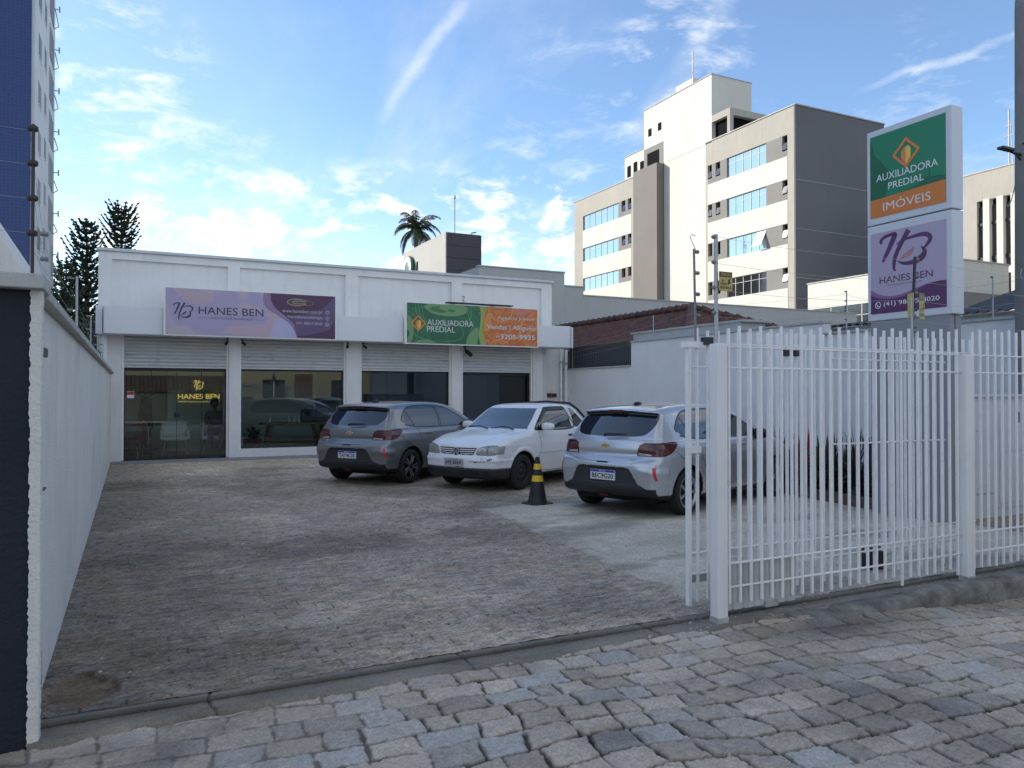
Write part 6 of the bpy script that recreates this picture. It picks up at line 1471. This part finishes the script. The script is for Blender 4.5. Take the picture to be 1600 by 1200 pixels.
def hatchback(loc, rz, label, body_m, text, wstyle, group, roof_m):
    t = empty('parked_car', loc, rz, label, 'car', group)
    def sub(k, name, mat, sel=None):
        m = (oR == k) if sel is None else sel
        return sub_mesh(name, oV, oF_[m], oN, mat, t)
    body = sub(0, 'body', body_m)
    cx = oV[oF_].mean(1)
    for s in (1, -1):
        a = (oR == 1) & (cx[:, 1] * s > 0)
        sub(0, 'side_window', M['carglass'], a & (cx[:, 0] < .98)); sub(0, 'side_window', M['carglass'], a & (cx[:, 0] >= .98))
        tl = sub(0, 'tail_lamp', M['red'], (oR == 3) & (cx[:, 1] * s > 0))
        sub(0, 'headlight', pm('headlamp_lens', (.5, .5, .5), .1, coat=1), (oR == 7) & (cx[:, 1] * s > 0))
        m = MB(); V = []
        for i in range(9):
            yy = .50 + .030 * i; V += [(-OFx(yy, .808) - .003, s * yy, .808), (-OFx(yy, .842) - .003, s * yy, .842 - .006 * i * .5)]
        m.raw(V, [(2 * i, 2 * i + 1, 2 * i + 3, 2 * i + 2) for i in range(6)]); m.build('reverse_lens', pm('clear_lens', (.42, .36, .36), .15, coat=1), tl, fix=False)
    sub(6, 'windshield', M['carglass']); sub(2, 'rear_window', M['carglass']); sub(4, 'lower_bumper', M['plastic']); sub(5, 'black_skirt', pm('satin_black_plastic', (.014, .014, .015), .5)); sub(8, 'wheel_arch', liner)
    strip_on(OF, t, [[(-.13, 1.10), (-.15, 1.155), (.02, 1.30), (.20, 1.368), (.60, 1.392), (1.0, 1.385), (1.30, 1.35), (1.60, 1.255), (2.02, 1.045)], [(.98, .995), (1.02, 1.2), (.97, 1.385)], [(1.04, .995), (1.07, 1.2), (1.02, 1.385)], [(.18, 1.01), (.09, 1.2), (.02, 1.30)], [(-.10, 1.05), (.3, 1.000), (1.2, .990), (2.06, 1.003)]], 'window_trim', M['trim'], .020, .002)
    strip_on(OF, t, [[(1.02, .985), (1.04, .7), (1.0, .27)], [(2.10, .985), (2.13, .7), (2.08, .28)], [(.22, .985), (.28, .82), (.40, .62), (.52, .40), (.56, .30)], [(.55, .275), (1.2, .262), (2.0, .268)], [(-.10, .30), (-.05, .255)]], 'door_seam', seam_m, .007)
    strip_on(OF, t, [[(-.30, .86), (-.20, .78), (-.10, .735), (-.06, .69)]], 'bumper_seam', seam_m, .006)
    hm = MB()
    for s in (1, -1):
        for x in (.46, 1.32):
            y = float(OF.side_y(np.array([x + .08]), np.array([.885]))[0]); hm.tube([(x, s * (y - .005), .885), (x + .03, s * (y + .030), .888), (x + .15, s * (y + .030), .890), (x + .19, s * (y - .005), .888)], .013)
    hm.build('door_handle', body_m, t, True)
    hm = MB()
    for s in (1, -1):
        for x in (.46, 1.32):
            y = float(OF.side_y(np.array([x + .08]), np.array([.87]))[0]); hm.raw([(x + .02, s * (y + .0015), .865), (x + .17, s * (y + .0015), .868), (x + .16, s * (y + .002), .90), (x + .03, s * (y + .002), .90)], [(0, 1, 2, 3)])
    hm.build('handle_recess_shade', seam_m, t, fix=False)  # flat dark patch painted for the shade in the hollow behind each handle
    for s in (1, -1):
        mm = MB(); cxm, cy, cz = 1.90, s * .885, 1.015
        V, F = ell((cxm, cy, cz), (.075, .115, .078), 14, 10, 3.0); mm.raw(V, F); mm.build('wing_mirror', M['trim'] if body_m.name != 'x' else body_m, t, True)
        MB().bar((1.92, s * .76, .99), (1.90, s * .82, .995), .05, .03).build('mirror_arm', M['trim'], t)
    # rear wiper, third brake light, aerial, spoiler edge, reflectors, emblem, boot button
    MB().tube([(-.665, .03, 1.050), (-.675, .00, 1.062), (-.655, -.16, 1.068), (-.635, -.31, 1.072)], [.024, .022, .016, .008], 6).build('rear_wiper', M['black'], t)
    MB().prism([(-.13, 1.352), (.13, 1.352), (.12, 1.385), (-.12, 1.385)], frame((-.452, 0, 0), (0, -1, 0), (0, 0, 1)), -.02, .004).build('brake_light', M['red'], t)
    MB().box(-.03, .12, -.035, .035, 1.44, 1.452, .004).build('roof_pad', M['trim'], t); V, F = ell((.05, 0, 1.465), (.085, .03, .028), 12, 8, 2.2); MB().raw(V, F).build('roof_aerial', M['trim'], t, True)
    rm = MB()
    for s in (1, -1):
        V = []
        for i in range(7):
            q = i / 6; zz = .665 - .17 * q; y0 = .735 + .030 * q; y1 = y0 + .040 * (1 - .5 * q)
            for k2 in range(4): yy = y0 + (y1 - y0) * k2 / 3; V.append((-OFx(yy, zz) - .007, s * yy, zz))
        rm.raw(V, [(i * 4 + k2, i * 4 + k2 + 1, i * 4 + k2 + 5, i * 4 + k2 + 4) for i in range(6) for k2 in range(3)])
    rm.build('reflector', M['redlit'], t)
    fr = frame((-OFx(0, .915) - .003, 0, .915), (0, -1, 0), (0, 0, 1))
    MB().prism([(-.075, -.016), (-.030, -.016), (-.022, -.032), (.034, -.032), (.030, -.016), (.075, -.016), (.068, .016), (.028, .016), (.022, .032), (-.034, .032), (-.028, .016), (-.070, .016)], fr, -.004, .007).build('emblem_rim', M['chrome'], t)
    MB().prism([(-.062, -.010), (-.024, -.010), (-.018, -.025), (.028, -.025), (.024, -.010), (.064, -.010), (.058, .010), (.022, .010), (.018, .025), (-.028, .025), (-.022, .010), (-.058, .010)], fr, .007, .010).build('emblem', M['gold'], t)
    MB().prism([(-.10, .690), (.10, .690), (.08, .715), (-.08, .715)], frame((-.762, 0, 0), (0, -1, 0), (0, 0, 1)), -.02, .008).build('boot_handle', M['black'], t)
    k = MB().text('ONIX', -.56, -.44, .765, .785, frame((-.755, 0, 0), (0, -1, 0), (0, 0, 1)), .022) if False else MB()
    for a, b, zz, w_ in ((.46, .56, .770, .018), (.48, .545, .742, .012), (-.50, -.42, .745, .014)):
        for q in range(4): yy = a + (b - a) * q / 4; k.box(-OFx(abs(yy), zz) - .003, -OFx(abs(yy), zz), yy, yy + .016, zz, zz + w_)
    k.build('boot_badge', M['chrome'], t)
    MB().prism([(-.075, .255), (.075, .255), (.065, .285), (-.065, .285)], frame((-.722, 0, 0), (0, -1, 0), (0, 0, 1)), -.02, .006).build('fog_reflector', M['red'], t)
    plate(t, -.757, 0, .535, text, True)
    for s in (1, -1): wheel(t, 0, s, .845, wstyle); wheel(t, 2.551, s, .845, wstyle)
    MB().box(-.45, 2.9, -.62, .62, .18, .30).build('underbody', liner, t)
    return t
def ell(c, r, n, m, p=2.0):
    V = []; F = []
    def pw(a): return math.copysign(abs(a) ** (2 / p), a)
    for i in range(m + 1):
        ph = math.pi * (i / m - .5)
        for k in range(n):
            th = 2 * math.pi * k / n; V.append((c[0] + r[0] * pw(math.cos(ph)) * pw(math.cos(th)), c[1] + r[1] * pw(math.cos(ph)) * pw(math.sin(th)), c[2] + r[2] * pw(math.sin(ph))))
    for i in range(m):
        for k in range(n): F.append((i * n + k, i * n + (k + 1) % n, (i + 1) * n + (k + 1) % n, (i + 1) * n + k))
    return V, F
def OFx(y, z):
    """distance of the rear surface behind the axle at (y, z)"""
    lo, hi = -.3, -1.0
    for _ in range(24):
        m = (lo + hi) / 2
        if float(OF(np.array([m]), np.array([float(y)]), np.array([float(z)]))[0]) < 0: lo = m
        else: hi = m
    return -lo
grey_p = paint('graphite_grey_paint', (.20, .21, .215), .55, rough=.30); silver_p = paint('silver_paint', (.50, .51, .53), .55, rough=.30); white_p = paint('solid_white_paint', (.80, .80, .79), 0, rough=.35, coat=.7, dirt=1)
hatchback((4.02, 13.86, 0), R(35.4), 'graphite grey hatchback parked nose-in before the second and third shutters', grey_p, 'TAY4C35', 'dark', 'hatchbacks parked in the yard', None)
hatchback((6.306, 8.854, 0), R(19.4), 'bright silver hatchback half behind the white gate and fence', silver_p, 'BEC9G20', 'silver', 'hatchbacks parked in the yard', None)

# ---------------- small pickup
s_top = [(-3.30, .36), (-3.42, .42), (-3.46, .60), (-3.44, .95), (-3.40, 1.00), (-2.9, 1.01), (-2.35, 1.015), (-2.24, 1.05), (-2.05, 1.24), (-1.93, 1.375), (-1.75, 1.415), (-1.3, 1.435), (-1.0, 1.42), (-.78, 1.36), (-.45, 1.13), (-.20, .985), (-.05, .955), (.25, .915), (.50, .85), (.66, .785), (.735, .74), (.76, .66), (.765, .60), (.80, .54), (.805, .44), (.80, .33), (.76, .24), (.66, .20)]
s_bot = [(.4, .20), (-3.1, .26)]
def s_half(x, z):
    b = np.interp(z, [.12, .25, .4, .60, .75, .88, .95, .99, 1.1, 1.25, 1.36, 1.45], [.76, .80, .818, .826, .820, .800, .780, .752, .708, .645, .59, .545])
    t = np.clip((x - .05) / .75, 0, 1); b = b - .105 * t ** 2.8
    t = np.clip((-x - 2.9) / .6, 0, 1); b = b - .04 * t ** 2
    b = b + .014 * np.exp(-(np.hypot(x, z - .31) - .37) ** 2 / .0009) * (z > .3)      # arch lip
    return b
def s_bow(x, z): return np.where(x > -1.0, .14 * sstep(-1.0, -.3, x) + .07 * sstep(.2, .7, x), -.03)
def s_extra(f, x, y, z):
    ay = np.abs(y)
    f = f + .012 * np.exp(-((z - .545) / .010) ** 2) * (x > .55) * 0
    f = f - .010 * np.exp(-((z - .515) / .022) ** 2) * (x > .30) * sstep(.30, .38, ay)        # bumper rubbing ridge
    f = f + .010 * np.exp(-((z - .385) / .010) ** 2) * (x > .25)
    f = f + .008 * np.exp(-((np.abs(ay - (.50 + (x - .0) * -.12))) / .012) ** 2) * (x > -.15) * (x < .62) * (z > .78)   # bonnet shut line
    bed = np.maximum(np.maximum(ay - .66, np.abs(x + 2.87) - .50), .62 - z); f = smax(f, -bed, .02)
    return f
SF = Field(s_top, s_bot, s_half, s_bow, [(0, .30, .345), (-2.60, .30, .345)], s_extra)
sV, sF_, sN = SF.mesh()
s_side = [(-.42, .985), (-.52, 1.075), (-.86, 1.315), (-1.0, 1.355), (-1.40, 1.362), (-1.55, 1.345), (-1.60, 1.20), (-1.60, .985)]
s_qtr = [(-1.70, .995), (-1.68, 1.345), (-1.80, 1.325), (-2.02, 1.10), (-2.06, .995)]
s_head = [(.415, .605), (.80, .615), (.80, .755), (.62, .752), (.47, .72), (.415, .64)]
snap(sV, 0, 2, [s_side, s_qtr], (np.abs(sN[:, 1]) > .5) & (sV[:, 2] > .96), SF.res)
c_ = sV[sF_].mean(1); n_ = sN[sF_].mean(1); x, y, z = c_.T; ay = np.abs(y); sR = np.zeros(len(sF_), int)
sR[z < .25] = 5; sR[(x > .30) & (z < .385)] = 4
sR[in2(x, z, s_side) & (np.abs(n_[:, 1]) > .5)] = 1; sR[in2(x, z, s_qtr) & (np.abs(n_[:, 1]) > .5)] = 2
sR[(x > -.86) & (x < -.18) & (z > 1.0) & (z < 1.345) & (n_[:, 0] > .25) & (ay < np.interp(z, [1.0, 1.345], [.665, .535]))] = 6
sR[(x > .42) & in2(ay, z, s_head) & (n_[:, 0] > .12)] = 7
sR[(x > .6) & (ay < .40 - (.71 - z) * .55) & (z > .60) & (z < .715)] = 9
for ax, az, r in SF.arches: sR[(np.hypot(x - ax, z - az) < r + .006) & (ay < .86) & (np.abs(n_[:, 1]) < .75) | (np.hypot(x - ax, z - az) < r - .01)] = 8
t = empty('parked_pickup', (5.518, 12.189, 0), R(-153.5), 'small white pickup with scuffed bumper, parked between the two hatchbacks', 'pickup')
def ssub(name, mat, m): return sub_mesh(name, sV, sF_[m], sN, mat, t)
ssub('body', white_p, sR == 0); ssub('lower_bumper', M['plastic'], sR == 4); ssub('black_skirt', pm('satin_black_plastic', ()), sR == 5); ssub('windshield', pm('pickup_windshield', (.045, .055, .058), .03, spec=1.0, coat=1.0), sR == 6); ssub('wheel_arch', liner, sR == 8); ssub('grille', M['black'], sR == 9)
for s in (1, -1):
    ssub('side_window', M['carglass'], (sR == 1) & (y * s > 0)); ssub('side_window', M['carglass'], (sR == 2) & (y * s > 0))
    hl = ssub('headlight', pm('headlamp_glass', (.32, .33, .29), .12, .12, 14, coat=1.0), (sR == 7) & (y * s > 0))
def SFx(y, z):
    lo, hi = .2, 1.0
    for _ in range(24):
        m = (lo + hi) / 2
        if float(SF(np.array([m]), np.array([float(y)]), np.array([float(z)]))[0]) < 0: lo = m
        else: hi = m
    return lo
def front_strip(mb, pts, w, off=.004):
    P_ = crom(pts, 6); V = []
    for i, p in enumerate(P_):
        a = P_[max(i - 1, 0)]; b = P_[min(i + 1, len(P_) - 1)]; dx, dz = b[0] - a[0], b[1] - a[1]; l = math.hypot(dx, dz) or 1; nx_, nz_ = -dz / l * w / 2, dx / l * w / 2
        for sg in (1, -1): yy, zz = p[0] + sg * nx_, p[1] + sg * nz_; V.append((SFx(yy, zz) + off, yy, zz))
    mb.raw(V, [(2 * i, 2 * i + 1, 2 * i + 3, 2 * i + 2) for i in range(len(P_) - 1)])
m = MB()
for s in (1, -1):
    front_strip(m, [(s * .07, .688), (s * .2, .687), (s * .375, .690)], .016, .006); front_strip(m, [(s * .07, .655), (s * .2, .654), (s * .36, .660)], .014, .006); front_strip(m, [(s * .09, .622), (s * .2, .621), (s * .34, .628)], .012, .006)
m.build('grille_bar', white_p, t, fix=False)
m = MB()
for s in (1, -1):
    front_strip(m, [(s * .415, .605), (s * .60, .605), (s * .74, .615)], .008, .003); front_strip(m, [(s * .415, .605), (s * .415, .65), (s * .47, .722), (s * .62, .754), (s * .74, .757)], .008, .003); front_strip(m, [(s * .60, .61), (s * .60, .75)], .006, .003)
m.build('headlight_rim', M['trim'], t, fix=False)
m = MB()
for s in (1, -1):
    for yy, rr_ in ((.51, .048), (.665, .034)):
        for k in range(14):
            a0, a1 = 6.283 * k / 14, 6.283 * (k + 1) / 14; P4 = [(yy + rr_ * q * math.cos(a), .678 + rr_ * q * math.sin(a)) for q, a in ((1, a0), (1, a1), (.72, a1), (.72, a0))]
            m.raw([(SFx(a, b) + .003, s * a, b) for a, b in P4], [(0, 1, 2, 3)])
m.build('lamp_bowl', pm('lamp_chrome', (.62, .62, .60), .2, metal=.7), t, fix=False)
fr = frame((SFx(0, .655) + .006, 0, .652), (0, 1, 0), (0, 0, 1)); m = MB(); m.ring(0, 0, .068, .068, .011, fr, -.004, .012, 32)
for pts in ([(-.034, .050), (-.012, -.002)], [(.034, .050), (.012, -.002)], [(-.012, -.002), (.012, -.002)], [(-.052, .018), (-.030, -.048)], [(-.030, -.048), (.0, .006)], [(.052, .018), (.030, -.048)], [(.030, -.048), (.0, .006)]):
    (a, b), (c, d) = pts; l = math.hypot(c - a, d - b); nx_, nz_ = -(d - b) / l * .0055, (c - a) / l * .0055; m.prism([(a + nx_, b + nz_), (a - nx_, b - nz_), (c - nx_, d - nz_), (c + nx_, d + nz_)], fr, 0, .010)
m.build('emblem', M['chrome'], t); MB().lathe([(0, .001), (.066, .001)], (SFx(0, .655) + .006, 0, .652), 'x', 24).build('emblem_base', M['black'], t)
plate(t, SFx(0, .47) + .016, -.02, .475, 'APJ 0559', False, 1)
m = MB()
for s in (1, -1):
    for zz in (.345, .315, .285): front_strip(m, [(s * .10, zz), (s * .3, zz), (s * .47, zz)], .018, .003)
    front_strip(m, [(s * .54, .31), (s * .62, .31)], .07, .003)
m.build('air_slots', M['black'], t, fix=False)
m = MB()
front_strip(m, [(.28, .500), (.42, .494), (.60, .503)], .006, .004); front_strip(m, [(.40, .486), (.43, .482)], .014, .005); front_strip(m, [(.62, .545), (.64, .52), (.66, .555), (.665, .52)], .012, .005); front_strip(m, [(.68, .53), (.70, .55)], .014, .005); front_strip(m, [(.02, .398), (.06, .41), (.09, .395)], .02, .005); front_strip(m, [(.50, .545), (.55, .548)], .007, .005)
m.build('paint_scuff', M['black'], t, fix=False)
strip_on(SF, t, [[(-.48, .975), (-.52, .72), (-.45, .50), (-.42, .30)], [(-1.62, .975), (-1.63, .7), (-1.60, .32)], [(-.44, .29), (-1.0, .275), (-1.6, .30)], [(-1.66, .98), (-1.64, 1.35)]], 'door_seam', seam_m, .007)
strip_on(SF, t, [[(-.46, .585), (-1.2, .585), (-2.1, .588)]], 'side_crease_shade', pm('crease_shade_grey', (.25, .25, .25), .6), .005)  # grey ribbon paints the shade of the side crease on the flat body
strip_on(SF, t, [s_side + [s_side[0]]], 'window_trim', M['trim'], .028, .002)
strip_on(SF, t, [[(-.62, 1.13), (-.88, 1.30), (-1.02, 1.335), (-1.52, 1.34)]], 'rain_visor', M['trim'], .05, .02)
for s in (1, -1):
    V, F = ell((-.60, s * .905, 1.035), (.065, .125, .068), 14, 10, 2.8); MB().raw(V, F).build('wing_mirror', white_p, t, True); MB().bar((-.60, s * .755, 1.0), (-.60, s * .83, 1.0), .07, .035).raw([(-.50, s * .765, .985), (-.62, s * .765, .985), (-.62, s * .745, 1.10)], [(0, 1, 2)]).build('mirror_arm', M['trim'], t)
    yh_ = float(SF.side_y(np.array([-1.45]), np.array([.86]))[0]); MB().box(-1.55, -1.40, s * (yh_ - .01), s * (yh_ + .022), .845, .875, .004).build('door_handle', M['trim'], t)
# wipers, roll bar behind the cab, bed rail
m = MB(); 
for y0, y1 in ((.46, -.05), (-.10, -.58)): m.tube([(-.195 + .0, y0, .99), (-.26, (y0 + y1) / 2, 1.035), (-.215, y1, 1.0)], [.012, .009, .006], 6)
m.build('wiper', M['black'], t)
for s in (1, -1): MB().tube([(-1.86, s * .53, 1.425), (-2.02, s * .595, 1.32), (-2.16, s * .66, 1.17), (-2.30, s * .72, 1.02)], [.022, .022, .022, .02], 8).build('roll_bar', M['black'], t, True)
MB().tube([(-1.86, -.53, 1.425), (-1.86, 0, 1.455), (-1.86, .53, 1.425)], .022, 8).build('roll_bar', M['black'], t, True)
for s in (1, -1): wheel(t, 0, s, .80, 'steel', .30, .175, .20, steer=R(0)); wheel(t, -2.60, s, .80, 'steel', .30, .175, .20)
MB().box(-3.1, .5, -.6, .6, .20, .30).build('underbody', liner, t)

# ------------------------------------------------------------------ traffic cone
t = empty('traffic_cone', (5.313, 9.90, .0), R(12), 'black traffic cone with two yellow bands standing beside the silver hatchback', 'cone')
t.scale = (.96, .96, .96)
blk = pm('cone_black_rubber', (.016, .017, .018), .55, .15, 12)
prof = lambda z: .152 - .122 * (z / .72) ** .94
pts = [(.158, .022), (.155, .03)] + [(prof(z), z) for z in (.05, .12, .2, .3, .37)]
MB().lathe(pts + [(prof(z), z) for z in (.45, .55, .62, .68, .70)] + [(.022, .712), (.0, .714)], n=40).build('cone_body', blk, t, True)
b = MB(); n8 = 32; V = []
for zz in (0, .022):
    for k in range(n8):
        a = 2 * math.pi * (k + .5) / n8; r_ = .205 / max(abs(math.cos(a)), abs(math.sin(a))); r_ = min(r_, .245); V.append((r_ * math.cos(a), r_ * math.sin(a), zz))
b.raw(V, [tuple(range(n8 - 1, -1, -1)), tuple(range(n8, 2 * n8))] + [(k, (k + 1) % n8, n8 + (k + 1) % n8, n8 + k) for k in range(n8)]); b.build('base', blk, t)
for z0, z1 in ((.345, .435), (.525, .610)): MB().lathe([(prof(z0) + .002, z0), (prof(z1) + .002, z1)], n=40).build('yellow_band', M['yellow'], t, True)
